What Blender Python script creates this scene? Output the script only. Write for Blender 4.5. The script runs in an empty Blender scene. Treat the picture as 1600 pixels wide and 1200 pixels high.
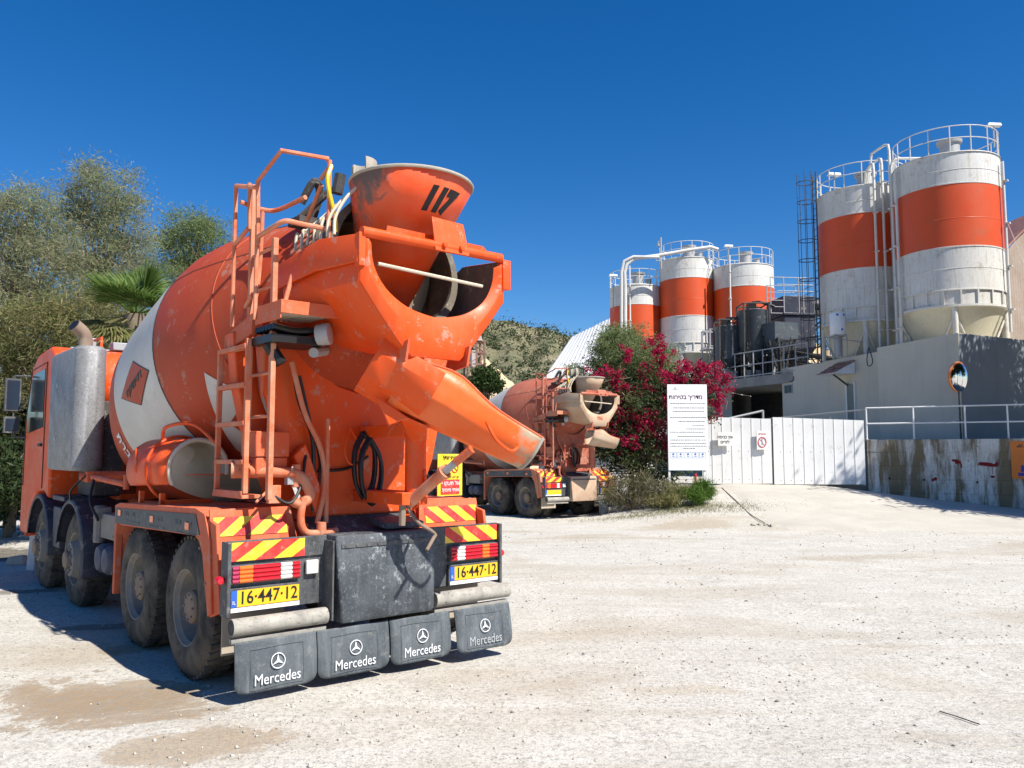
import bpy, bmesh, math, random
import numpy as np
from mathutils import Vector, Matrix
R = math.radians
rng = np.random.default_rng(7)
random.seed(7)
SC = bpy.context.scene
COL = SC.collection

# ------------------------------------------------------------------ camera, sky, sun, exposure
F, PITCH, CH = 1280.0, .084, 1.77
cam = bpy.data.cameras.new('camera'); cam.sensor_width = 36; cam.lens = 36*F/1600
cam.clip_end = 3000; cam.clip_start = .05
co = bpy.data.objects.new('camera', cam); COL.objects.link(co)
co.location = (0, 0, CH); co.rotation_euler = (math.pi/2+PITCH, 0, 0)
SC.camera = co
AZ, EL = 129, 49
w = bpy.data.worlds.new('World'); SC.world = w; w.use_nodes = True
nt = w.node_tree; bg = nt.nodes['Background']
sky = nt.nodes.new('ShaderNodeTexSky'); sky.sky_type = 'NISHITA'; sky.sun_disc = False
sky.sun_elevation = R(EL); sky.sun_rotation = R(AZ)
sky.altitude = 600; sky.air_density = 1.0; sky.dust_density = .2; sky.ozone_density = 5.0
hs = nt.nodes.new('ShaderNodeHueSaturation'); hs.inputs['Saturation'].default_value = 1.33; hs.inputs['Hue'].default_value = .506
nt.links.new(sky.outputs[0], hs.inputs['Color']); nt.links.new(hs.outputs[0], bg.inputs[0]); bg.inputs[1].default_value = .084
sl = bpy.data.lights.new('sun', 'SUN'); sl.energy = 5.0; sl.angle = R(.5); sl.color = (1, .95, .87)
so = bpy.data.objects.new('sun', sl); COL.objects.link(so)
sd = Vector((math.sin(R(AZ))*math.cos(R(EL)), math.cos(R(AZ))*math.cos(R(EL)), math.sin(R(EL))))
so.rotation_euler = sd.to_track_quat('Z', 'Y').to_euler(); so.location = sd*60
SC.view_settings.view_transform = 'Standard'; SC.view_settings.look = 'None'
SC.view_settings.exposure = .66; SC.view_settings.gamma = 1
SC.cycles.max_bounces = 6; SC.cycles.transparent_max_bounces = 8

# ------------------------------------------------------------------ measuring helpers
TH, TX, TY = .70, -1.075, 6.75
def ray(u, v):
    x = (u-800)/F; y = -(v-600)/F; c, s = math.cos(PITCH), math.sin(PITCH)
    return x, c-y*s, s+y*c
def W(u, v, Y):
    d = ray(u, v); return Vector((d[0]*Y/d[1], Y, d[2]*Y/d[1]+CH))
def T(u, v, ax, val):
    d = ray(u, v); c, s = math.cos(TH), math.sin(TH)
    o = (-TX*c-TY*s, TX*s-TY*c, CH); D = (d[0]*c+d[1]*s, -d[0]*s+d[1]*c, d[2])
    i = 'XYZ'.index(ax); t = (val-o[i])/D[i]
    return Vector((o[0]+t*D[0], o[1]+t*D[1], o[2]+t*D[2]))

# ------------------------------------------------------------------ mesh builder
class MB:
    def __init__(s): s.v = []; s.f = []
    def add(s, vs, fs):
        n = len(s.v); s.v += [tuple(p) for p in vs]; s.f += [tuple(i+n for i in f) for f in fs]; return s
    def box(s, x0, x1, y0, y1, z0, z1, M=None):
        vs = [Vector((x, y, z)) for z in (z0, z1) for x, y in ((x0, y0), (x1, y0), (x1, y1), (x0, y1))]
        if M is not None: vs = [M @ p for p in vs]
        return s.add(vs, [(0, 3, 2, 1), (4, 5, 6, 7), (0, 1, 5, 4), (1, 2, 6, 5), (2, 3, 7, 6), (3, 0, 4, 7)])
    def tube(s, pts, r, n=8, closed=False):
        pts = [Vector(p) for p in pts]; m = len(pts); rings = []
        rr = r if isinstance(r, (list, tuple)) else [r]*m
        t0 = (pts[1]-pts[0]).normalized()
        a = t0.orthogonal().normalized()
        for i in range(m):
            if closed: t = (pts[(i+1) % m]-pts[i-1])
            elif i == 0: t = pts[1]-pts[0]
            elif i == m-1: t = pts[-1]-pts[-2]
            else: t = (pts[i+1]-pts[i]).normalized()+(pts[i]-pts[i-1]).normalized()
            t = t.normalized()
            a = (a-t*a.dot(t))
            a = a.normalized() if a.length > 1e-6 else t.orthogonal().normalized()
            b = t.cross(a)
            rings.append([pts[i]+(a*math.cos(2*math.pi*k/n)+b*math.sin(2*math.pi*k/n))*rr[i] for k in range(n)])
        vs = [p for q in rings for p in q]; fs = []
        for i in range(m if closed else m-1):
            j = (i+1) % m
            for k in range(n): fs.append((i*n+k, i*n+(k+1) % n, j*n+(k+1) % n, j*n+k))
        if not closed: fs += [tuple(range(n))[::-1], tuple((m-1)*n+k for k in range(n))]
        return s.add(vs, fs)
    def curve(s, pts, r, n=8, sub=6):
        P = [Vector(p) for p in pts]; P = [P[0]*2-P[1]]+P+[P[-1]*2-P[-2]]; out = []
        for i in range(1, len(P)-2):
            for k in range(sub):
                t = k/sub; a, b, c, d = P[i-1:i+3]
                out.append(.5*((2*b)+(c-a)*t+(2*a-5*b+4*c-d)*t*t+(-a+3*b-3*c+d)*t**3))
        out.append(P[-2]); return s.tube(out, r, n)
    def lathe(s, prof, M=None, n=32, a0=0, a1=2*math.pi):
        """prof: (radius, height) along local Z"""
        full = abs(a1-a0-2*math.pi) < 1e-6; m = n if full else n+1; vs = []; fs = []
        for r, h in prof:
            for k in range(m):
                a = a0+(a1-a0)*k/n; vs.append(Vector((r*math.cos(a), r*math.sin(a), h)))
        if M is not None: vs = [M @ p for p in vs]
        for i in range(len(prof)-1):
            for k in range(n):
                k2 = (k+1) % m; fs.append((i*m+k, i*m+k2, (i+1)*m+k2, (i+1)*m+k))
        return s.add(vs, fs)
    def prism(s, poly, off):
        off = Vector(off); n = len(poly); vs = [Vector(p) for p in poly]+[Vector(p)+off for p in poly]
        fs = [tuple(range(n))[::-1], tuple(range(n, 2*n))]+[(i, (i+1) % n, (i+1) % n+n, i+n) for i in range(n)]
        return s.add(vs, fs)
    def loft(s, secs, close=False):
        m = len(secs[0]); vs = [p for q in secs for p in q]; fs = []
        for i in range(len(secs)-1):
            for k in range(m if close else m-1):
                k2 = (k+1) % m; fs.append((i*m+k, i*m+k2, (i+1)*m+k2, (i+1)*m+k))
        return s.add(vs, fs)
    def build(s, name, mat, parent=None, smooth=35, bevel=0, solid=0):
        me = bpy.data.meshes.new(name); me.from_pydata(s.v, [], s.f); me.update()
        o = bpy.data.objects.new(name, me); COL.objects.link(o)
        if mat: me.materials.append(mat)
        if parent: o.parent = parent
        if smooth:
            me.shade_smooth(); me.set_sharp_from_angle(angle=R(smooth))
        if solid:
            md = o.modifiers.new('solid', 'SOLIDIFY'); md.thickness = solid; md.offset = 0
        if bevel:
            md = o.modifiers.new('bevel', 'BEVEL'); md.width = bevel; md.segments = 2; md.limit_method = 'ANGLE'; md.angle_limit = R(40)
        return o
def tag(o, label=None, cat=None, group=None, kind=None):
    for k, v in (('label', label), ('category', cat), ('group', group), ('kind', kind)):
        if v: o[k] = v
    return o
def empty(name, loc, rz=0, label=None, cat=None, group=None):
    o = bpy.data.objects.new(name, None); COL.objects.link(o); o.location = loc; o.rotation_euler = (0, 0, rz)
    o.empty_display_size = .2
    return tag(o, label, cat, group)
def axisM(o, z, x=None):
    z = Vector(z).normalized(); x = Vector(x) if x else z.orthogonal(); x = (x-z*x.dot(z)).normalized(); y = z.cross(x)
    return Matrix.Translation(Vector(o)) @ Matrix((x, y, z)).transposed().to_4x4()
def text(name, s, size, mat, parent, fn, depth=.002, align='CENTER', sx=1.0, shear=0, bold=0, sub=0):
    cu = bpy.data.curves.new('t', 'FONT'); cu.body = s; cu.size = size; cu.align_x = align; cu.align_y = 'CENTER'
    cu.extrude = depth; cu.resolution_u = 3; cu.shear = shear; cu.offset = bold
    o = bpy.data.objects.new('t', cu); COL.objects.link(o)
    dg = bpy.context.evaluated_depsgraph_get(); dg.update()
    me = bpy.data.meshes.new_from_object(o.evaluated_get(dg)); bpy.data.objects.remove(o)
    if sub:
        bm = bmesh.new(); bm.from_mesh(me); bmesh.ops.triangulate(bm, faces=bm.faces[:]); 
        for _ in range(sub):
            lg = [e for e in bm.edges if e.calc_length() > size*.12]
            if lg: bmesh.ops.subdivide_edges(bm, edges=lg, cuts=1); bmesh.ops.triangulate(bm, faces=bm.faces[:])
        bm.to_mesh(me); bm.free()
    for v in me.vertices: v.co = fn(v.co.x*sx, v.co.y, v.co.z)
    me.materials.clear(); me.materials.append(mat); me.name = name
    q = bpy.data.objects.new(name, me); COL.objects.link(q); q.parent = parent
    return q
def planefn(o, x, y):
    o = Vector(o); x = Vector(x).normalized(); y = Vector(y); y = (y-x*y.dot(x)).normalized(); z = x.cross(y)
    return lambda a, b, c: o+x*a+y*b+z*(c+.003)
heb = lambda s: s[::-1]

# ------------------------------------------------------------------ materials
def nodes(name):
    m = bpy.data.materials.new(name); m.use_nodes = True; n = m.node_tree
    return m, n, n.nodes['Principled BSDF'], n.links.new
def N(n, t, **kw):
    x = n.nodes.new(t)
    for k, v in kw.items():
        if isinstance(v, (int, float, str, bool)) and hasattr(x, k): setattr(x, k, v)
        else: x.inputs[k.replace('_', ' ')].default_value = v
    return x
def ramp(n, fac, stops, interp='LINEAR'):
    r = n.nodes.new('ShaderNodeValToRGB'); r.color_ramp.interpolation = interp
    e = r.color_ramp.elements
    while len(e) < len(stops): e.new(.5)
    for q, (p, c) in zip(e, stops):
        q.position = p; q.color = (c, c, c, 1) if isinstance(c, (int, float)) else (*c, 1)
    n.links.new(fac, r.inputs[0]); return r.outputs[0]
def mixc(n, fac, a, b):
    m = n.nodes.new('ShaderNodeMix'); m.data_type = 'RGBA'
    for i, x in ((0, fac), (6, a), (7, b)):
        if isinstance(x, (int, float)): m.inputs[i].default_value = x
        elif isinstance(x, tuple): m.inputs[i].default_value = (*x, 1)
        else: n.links.new(x, m.inputs[i])
    return m.outputs[2]
def mapping(n, scale=(1, 1, 1), loc=(0, 0, 0), rot=(0, 0, 0), kind='Object'):
    tc = n.nodes.new('ShaderNodeTexCoord'); mp = n.nodes.new('ShaderNodeMapping')
    mp.inputs['Scale'].default_value = scale; mp.inputs['Location'].default_value = loc; mp.inputs['Rotation'].default_value = rot
    n.links.new(tc.outputs[kind], mp.inputs[0]); return mp.outputs[0]
def noise(n, vec, sc, det=5, rough=.6, dist=0):
    x = n.nodes.new('ShaderNodeTexNoise'); x.inputs['Scale'].default_value = sc; x.inputs['Detail'].default_value = det
    x.inputs['Roughness'].default_value = rough; x.inputs['Distortion'].default_value = dist
    n.links.new(vec, x.inputs['Vector']); return x.outputs['Fac']
def bump(n, h, b, st, dist=.02):
    x = n.nodes.new('ShaderNodeBump'); x.inputs['Strength'].default_value = st; x.inputs['Distance'].default_value = dist
    n.links.new(h, x.inputs['Height']); n.links.new(x.outputs[0], b.inputs['Normal'])
DUST = (.46, .38, .29)
def paint(name, col, amt=.3, dirt=DUST, rough=.42, scale=2.5, metal=0, fine=.25, streak=.25, spec=.5, bmp=.15, coat=0, chip=.35, chipc=(.40, .35, .28)):
    m, n, b, L = nodes(name); v = mapping(n)
    big = ramp(n, noise(n, v, scale, 6, .65, .3), [(.35, 0), (.75, 1)])
    fin = ramp(n, noise(n, v, scale*14, 4, .7), [(.52, 0), (.7, 1)])
    st = ramp(n, noise(n, mapping(n, (7, 7, .5)), 2.2, 4, .6), [(.5, 0), (.75, 1)])
    c = mixc(n, noise(n, v, scale*.6, 3), tuple(x*.82 for x in col), tuple(min(1, x*1.12) for x in col))
    def sc(s, k):
        q = n.nodes.new('ShaderNodeMath'); q.operation = 'MULTIPLY'; L(s, q.inputs[0]); q.inputs[1].default_value = k; return q.outputs[0]
    c = mixc(n, sc(big, amt), c, dirt); c = mixc(n, sc(fin, fine*amt*2), c, tuple(x*.75 for x in dirt)); c = mixc(n, sc(st, streak*amt*1.6), c, dirt)
    ch = ramp(n, noise(n, v, scale*3.1, 9, .78, .2), [(.575, 0), (.60, 1)]); c = mixc(n, sc(ch, chip), c, chipc)
    c = mixc(n, sc(ramp(n, noise(n, v, scale*7.3, 8, .75), [(.66, 0), (.68, 1)]), chip), c, tuple(x*.35 for x in chipc))
    L(c, b.inputs['Base Color']); b.inputs['Metallic'].default_value = metal
    rr = mixc(n, sc(big, 1), (rough,)*3, (min(1, rough+.3),)*3); L(rr, b.inputs['Roughness'])
    b.inputs['Specular IOR Level'].default_value = spec; b.inputs['Coat Weight'].default_value = coat; b.inputs['Coat Roughness'].default_value = .25
    bump(n, noise(n, v, scale*20, 4), b, bmp, .004)
    return m
def flat(name, col, rough=.6, metal=0, spec=.4):
    m, n, b, L = nodes(name)
    c = mixc(n, noise(n, mapping(n), 9, 5), tuple(x*.86 for x in col), tuple(min(1, x*1.06) for x in col))
    L(c, b.inputs['Base Color']); b.inputs['Roughness'].default_value = rough; b.inputs['Metallic'].default_value = metal
    b.inputs['Specular IOR Level'].default_value = spec
    return m
M = dict(
 orange=paint('orange_paint', (.78, .074, .002), .20, (.46, .20, .09), spec=.32, coat=.06, streak=.7, chip=.45),
 orange_dusty=paint('dusty_orange_paint', (.64, .085, .018), .50, (.60, .28, .17), rough=.6, spec=.35),
 drum=paint('drum_orange_paint', (.44, .045, .007), .30, (.40, .14, .065), spec=.35, rough=.5, scale=1.4),
 drum_white=paint('drum_white_paint', (.60, .57, .52), .35, (.42, .36, .29), rough=.5, scale=1.6),
 tube_pale=paint('worn_pale_paint', (.62, .115, .03), .62, (.58, .42, .29), rough=.65, scale=5),
 cement=paint('dry_cement_crust', (.34, .31, .25), .6, (.50, .46, .38), rough=.95, scale=6, bmp=.8),
 cream=paint('cream_cement_skin', (.62, .55, .42), .4, (.42, .35, .26), rough=.9, scale=5, bmp=.5),
 black=paint('black_steel', (.028, .032, .038), .35, (.28, .28, .27), rough=.5, scale=4, fine=.6),
 blackbox=paint('scuffed_black_rubber', (.026, .032, .038), .45, (.17, .19, .21), rough=.6, scale=3, fine=.9, streak=.6, chip=.55, chipc=(.34, .36, .37)),
 dark=paint('dark_chassis_steel', (.03, .03, .032), .5, (.16, .14, .12), rough=.7, scale=4),
 navy=paint('navy_plastic', (.016, .020, .045), .45, (.15, .145, .14), rough=.5, scale=3),
 steel=paint('galvanised_steel', (.36, .37, .38), .4, (.5, .48, .45), rough=.55, metal=.35, scale=4),
 bumper=paint('scraped_bumper_steel', (.40, .375, .32), .6, (.11, .105, .10), rough=.6, scale=9, chip=.85, chipc=(.09, .09, .09)),
 hub=paint('dusty_hub_steel', (.20, .14, .10), .6, (.36, .29, .22), rough=.8, scale=5),
 glass=flat('dark_glass', (.008, .010, .012), .12, spec=.25),
 white=paint('white_paint', (.78, .78, .76), .2, (.5, .47, .42), rough=.5),
 red=flat('reflective_red', (.72, .015, .012), .35), yellow=flat('reflective_yellow', (.90, .58, .02), .35),
 plate=flat('number_plate_yellow', (.88, .48, .02), .4), blue=flat('plate_blue', (.03, .12, .5), .4),
 ink=flat('black_ink', (.012, .012, .014), .5), whiteink=flat('white_print', (.72, .73, .74), .6),
 lred=flat('lamp_red', (.55, .01, .02), .15, spec=.8), lorange=flat('lamp_orange', (.9, .16, .02), .15, spec=.8),
 lwhite=flat('lamp_white', (.72, .70, .66), .15, spec=.8), lpink=flat('lamp_dull_red', (.42, .03, .09), .2, spec=.8),
 hose=flat('black_hose_rubber', (.012, .012, .012), .4),
)
def tyre_mat():
    m, n, b, L = nodes('dusty_tyre_rubber'); v = mapping(n)
    f = ramp(n, noise(n, v, 3.2, 7, .7, .4), [(.38, 0), (.66, 1)])
    L(mixc(n, f, (.022, .021, .020), (.145, .12, .09)), b.inputs['Base Color']); b.inputs['Roughness'].default_value = .9
    bump(n, noise(n, v, 45, 5), b, .5, .006); return m
M['tyre'] = tyre_mat()
def chute_mat(k0, k1, base=(.80, .12, .010), axis=1, crust=(.50, .43, .30)):
    """paint that turns to cement crust towards the mouth of the chute (wear with a shape of its own)"""
    m, n, b, L = nodes('cement_worn_chute_paint'); v = mapping(n)
    tc = n.nodes.new('ShaderNodeTexCoord'); sp = n.nodes.new('ShaderNodeSeparateXYZ'); L(tc.outputs['Object'], sp.inputs[0])
    mr = N(n, 'ShaderNodeMapRange'); mr.inputs[1].default_value = k0; mr.inputs[2].default_value = k1; L(sp.outputs[axis], mr.inputs[0])
    ad = n.nodes.new('ShaderNodeMath'); ad.operation = 'ADD'; L(mr.outputs[0], ad.inputs[0])
    nn = ramp(n, noise(n, v, 5, 7, .7, .5), [(.3, 0), (.8, .9)]); L(nn, ad.inputs[1])
    f = ramp(n, ad.outputs[0], [(.72, 0), (1.0, .92)])
    L(mixc(n, f, mixc(n, ramp(n, noise(n, v, 2.5), [(.4, 0), (.8, .25)]), base, (.7, .42, .25)), mixc(n, noise(n, v, 14), crust, tuple(x*.6 for x in crust))), b.inputs['Base Color'])
    L(ramp(n, f, [(0, .42), (1, .95)]), b.inputs['Roughness']); bump(n, noise(n, v, 40, 5), b, .25, .005); return m

# ------------------------------------------------------------------ terrain
def sm(x): x = np.clip(x, 0, 1); return x*x*(3-2*x)
def gz(x, y):
    x = np.asarray(x, float); y = np.asarray(y, float)
    z = .74*sm((y-18.3)/8.0)*sm((x-1.2)/4.5)*(1-.85*sm((x-8.5)/7.5))
    z = z+.012*np.sin(x*1.7+.6*y)+.010*np.sin(y*2.3-x*.9)+.02*np.sin(x*.45)*np.sin(y*.5)
    return z
def ground_mat():
    m, n, b, L = nodes('pale_crushed_stone_ground'); v = mapping(n)
    a = noise(n, mapping(n, (1, 2.2, 1), rot=(0, 0, .25)), .22, 6, .6, .6); c = noise(n, v, 1.6, 6, .65)
    col = mixc(n, ramp(n, c, [(.3, 0), (.7, 1)]), (.52, .495, .43), (.64, .615, .55))
    col = mixc(n, ramp(n, a, [(.52, 0), (.66, .65)]), col, (.42, .345, .245))
    # wet sand patch beside the truck, painted shade under the left shrubs, trodden dirt by the kerb
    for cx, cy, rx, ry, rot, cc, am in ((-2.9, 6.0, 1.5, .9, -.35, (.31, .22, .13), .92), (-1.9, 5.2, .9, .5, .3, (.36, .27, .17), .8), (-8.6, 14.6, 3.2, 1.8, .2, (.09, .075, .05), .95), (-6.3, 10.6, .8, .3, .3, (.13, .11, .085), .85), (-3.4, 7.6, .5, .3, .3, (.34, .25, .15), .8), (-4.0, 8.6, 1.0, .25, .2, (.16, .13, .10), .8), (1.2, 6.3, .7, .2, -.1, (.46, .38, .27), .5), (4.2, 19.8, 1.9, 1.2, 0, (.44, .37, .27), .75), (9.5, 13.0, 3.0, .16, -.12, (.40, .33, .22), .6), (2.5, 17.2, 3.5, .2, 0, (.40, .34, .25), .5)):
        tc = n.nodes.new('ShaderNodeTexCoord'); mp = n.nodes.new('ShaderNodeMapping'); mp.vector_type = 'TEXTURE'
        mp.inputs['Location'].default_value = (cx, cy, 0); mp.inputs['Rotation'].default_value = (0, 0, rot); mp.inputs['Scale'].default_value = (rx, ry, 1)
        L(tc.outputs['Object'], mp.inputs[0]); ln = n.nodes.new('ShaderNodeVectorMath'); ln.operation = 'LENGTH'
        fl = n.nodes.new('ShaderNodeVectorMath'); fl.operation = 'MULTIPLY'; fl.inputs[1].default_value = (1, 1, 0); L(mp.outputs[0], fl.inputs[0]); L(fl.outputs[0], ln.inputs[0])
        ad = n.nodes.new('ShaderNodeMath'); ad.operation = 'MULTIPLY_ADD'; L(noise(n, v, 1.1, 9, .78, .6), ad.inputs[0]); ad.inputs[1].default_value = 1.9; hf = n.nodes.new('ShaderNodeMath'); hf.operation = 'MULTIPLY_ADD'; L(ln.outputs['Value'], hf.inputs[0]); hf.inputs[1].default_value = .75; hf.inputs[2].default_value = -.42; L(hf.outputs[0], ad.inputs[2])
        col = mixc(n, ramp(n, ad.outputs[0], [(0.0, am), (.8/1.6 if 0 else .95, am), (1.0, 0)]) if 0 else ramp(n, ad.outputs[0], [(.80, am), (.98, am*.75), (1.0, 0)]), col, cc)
    # tyre tracks: faint long streaks
    tr_ = ramp(n, noise(n, mapping(n, (.25, 3.2, 1), rot=(0, 0, .18)), 1.1, 5, .6, .3), [(.50, 0), (.72, .32)])
    col = mixc(n, tr_, col, (.43, .375, .285))
    col = mixc(n, ramp(n, noise(n, mapping(n, (.12, 6, 1), rot=(0, 0, .10)), 1.0, 4, .6), [(.58, 0), (.70, .3)]), col, (.38, .33, .25))
    col = mixc(n, ramp(n, noise(n, v, 7, 7, .8), [(.52, 0), (.66, .5)]), col, (.36, .33, .27))
    fine = noise(n, v, 26, 6, .75); col = mixc(n, ramp(n, fine, [(.50, 0), (.62, .72)]), col, (.27, .25, .22))
    col = mixc(n, ramp(n, noise(n, v, 75, 3, .8), [(.52, 0), (.62, .6)]), col, (.22, .205, .18))
    vo = n.nodes.new('ShaderNodeTexVoronoi'); vo.inputs['Scale'].default_value = 30; L(v, vo.inputs['Vector'])
    pk = ramp(n, vo.outputs['Distance'], [(.12, 1), (.26, 0)])
    gate = ramp(n, noise(n, v, 5, 6, .7), [(.47, 0), (.60, 1)])
    mu = n.nodes.new('ShaderNodeMath'); mu.operation = 'MULTIPLY'; L(pk, mu.inputs[0]); L(gate, mu.inputs[1])
    col = mixc(n, mu.outputs[0], col, (.17, .165, .16))
    L(col, b.inputs['Base Color']); b.inputs['Roughness'].default_value = .95; b.inputs['Specular IOR Level'].default_value = .2
    bp = n.nodes.new('ShaderNodeBump'); bp.inputs['Strength'].default_value = .55; bp.inputs['Distance'].default_value = .03; L(noise(n, v, 11, 8, .75), bp.inputs['Height'])
    b2 = n.nodes.new('ShaderNodeBump'); b2.inputs['Strength'].default_value = .35; b2.inputs['Distance'].default_value = .012; L(noise(n, v, 60, 4, .7), b2.inputs['Height']); L(bp.outputs[0], b2.inputs['Normal']); L(b2.outputs[0], b.inputs['Normal'])
    return m
def gridmesh(name, xs, ys, zf, mat):
    X, Y = np.meshgrid(xs, ys); Z = zf(X, Y); me = bpy.data.meshes.new(name)
    nx, ny = len(xs), len(ys); i = np.arange(nx*ny).reshape(ny, nx)
    f = np.stack([i[:-1, :-1], i[:-1, 1:], i[1:, 1:], i[1:, :-1]], -1).reshape(-1, 4)
    npmesh(me, np.stack([X, Y, Z], -1).reshape(-1, 3), f); me.materials.append(mat); me.shade_smooth()
    o = bpy.data.objects.new(name, me); COL.objects.link(o); return o
def npmesh(me, v, f):
    k = f.shape[1]
    me.vertices.add(len(v)); me.vertices.foreach_set('co', np.ascontiguousarray(v, np.float32).ravel())
    me.loops.add(f.size); me.loops.foreach_set('vertex_index', f.ravel().astype(np.int32))
    me.polygons.add(len(f)); me.polygons.foreach_set('loop_start', (np.arange(len(f))*k).astype(np.int32))
    me.update(calc_edges=True); me.validate()
xs = np.concatenate([np.linspace(-900, -40, 12), np.linspace(-30, -8, 16), np.arange(-7, 20, .3), np.linspace(21, 60, 20), np.linspace(80, 900, 12)])
ys = np.concatenate([np.linspace(-300, -30, 6), np.linspace(-20, 1, 12), np.arange(1.5, 30, .3), np.linspace(31, 80, 20), np.linspace(100, 1200, 14)])
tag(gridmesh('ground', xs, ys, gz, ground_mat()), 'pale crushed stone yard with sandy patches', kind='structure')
def concrete_mat(name, c1, c2, sc=1.2, crack=True):
    m, n, b, L = nodes(name); v = mapping(n)
    col = mixc(n, ramp(n, noise(n, v, sc, 7, .7, .3), [(.3, 0), (.7, 1)]), c1, c2)
    col = mixc(n, ramp(n, noise(n, v, sc*18, 5, .7), [(.58, 0), (.7, .4)]), col, tuple(x*.5 for x in c1))
    L(col, b.inputs['Base Color']); b.inputs['Roughness'].default_value = .9; b.inputs['Specular IOR Level'].default_value = .25
    bump(n, noise(n, v, sc*30, 5, .7), b, .3, .01); return m
# concrete ramp up to the gate
def ramp_obj():
    L0, L1 = Vector((6.15, 18.9)), Vector((6.3, 26.6)); b = MB(); nu, nv = 34, 26; g = []
    for j in range(nv+1):
        t = j/nv; a = L0.lerp(L1, t); a = Vector((a.x-.55*math.sin(t*math.pi)*0+.05*math.sin(t*21), a.y))
        y1 = 17.9+8.2*t; row = []
        for i in range(nu+1):
            s_ = i/nu; x = a.x+(20-a.x)*s_; y = a.y+(y1-a.y)*s_+ (.12*math.sin(s_*40)+.1*math.sin(s_*17) if j == 0 else 0)
            z = float(gz(x, y))+(.035 if 0 < j and 0 < i else -.03); row.append(Vector((x, y, z)))
        g.append(row)
    b.loft(g); o = b.build('ramp', concrete_mat('ramp_concrete', (.40, .375, .32), (.52, .485, .415), .7), smooth=60)
    tag(o, 'smooth pale concrete ramp up to the white gate', kind='structure')
ramp_obj()

# ------------------------------------------------------------------ truck
AL, DY, DZ = .25, .238, 3.204
PROF = [(-.04, .64), (0, .666), (.5, .84), (1.05, 1.035), (1.4, 1.145), (1.7, 1.205), (2.0, 1.222), (2.6, 1.22), (3.1, 1.205), (3.5, 1.175), (3.8, 1.11), (4.1, 1.03), (4.45, .92), (4.7, .81), (4.95, .60), (5.08, .35), (5.1, .01)]
def drumr(t): return float(np.interp(t, [a for a, _ in PROF], [b for _, b in PROF]))
def drum_pt(t, a, off=0):
    r = drumr(t)+off; c, s = math.cos(AL), math.sin(AL); a = R(a)
    return Vector((r*math.cos(a), DY+t*c+r*math.sin(a)*s, DZ-t*s+r*math.sin(a)*c))
def stripes(p, x0, x1, z0, z1, y, mats, lean, n, first, root=None):
    """diagonal red and yellow hazard stripes clipped to a rectangle"""
    wd = (x1-x0); st = wd/n; d = (z1-z0)*lean
    pts = {0: MB(), 1: MB()}
    for k in range(-2, n+3):
        a0 = x0+k*st; a1 = a0+st; poly = [(a0-d/2, z0), (a1-d/2, z0), (a1+d/2, z1), (a0+d/2, z1)]
        for side in (0, 1):
            out = []; m_ = len(poly)
            for i in range(m_):
                P, Q = poly[i], poly[(i+1) % m_]
                ins = (lambda q: q[0] >= x0) if side == 0 else (lambda q: q[0] <= x1); X = x0 if side == 0 else x1
                if ins(P): out.append(P)
                if ins(P) != ins(Q):
                    t = (X-P[0])/(Q[0]-P[0]); out.append((X, P[1]+t*(Q[1]-P[1])))
            poly = out
            if len(poly) < 3: break
        if len(poly) >= 3:
            if callable(y): V = [y(px, pz) for px, pz in poly]
            else: V = [Vector((px, y, pz)) for px, pz in poly]
            pts[(k+first) % 2].add(V, [tuple(range(len(V)))])
    for i, nm in ((0, 'red_stripes'), (1, 'yellow_stripes')):
        if pts[i].f: pts[i].build(nm, mats[i], p, smooth=0)
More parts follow.
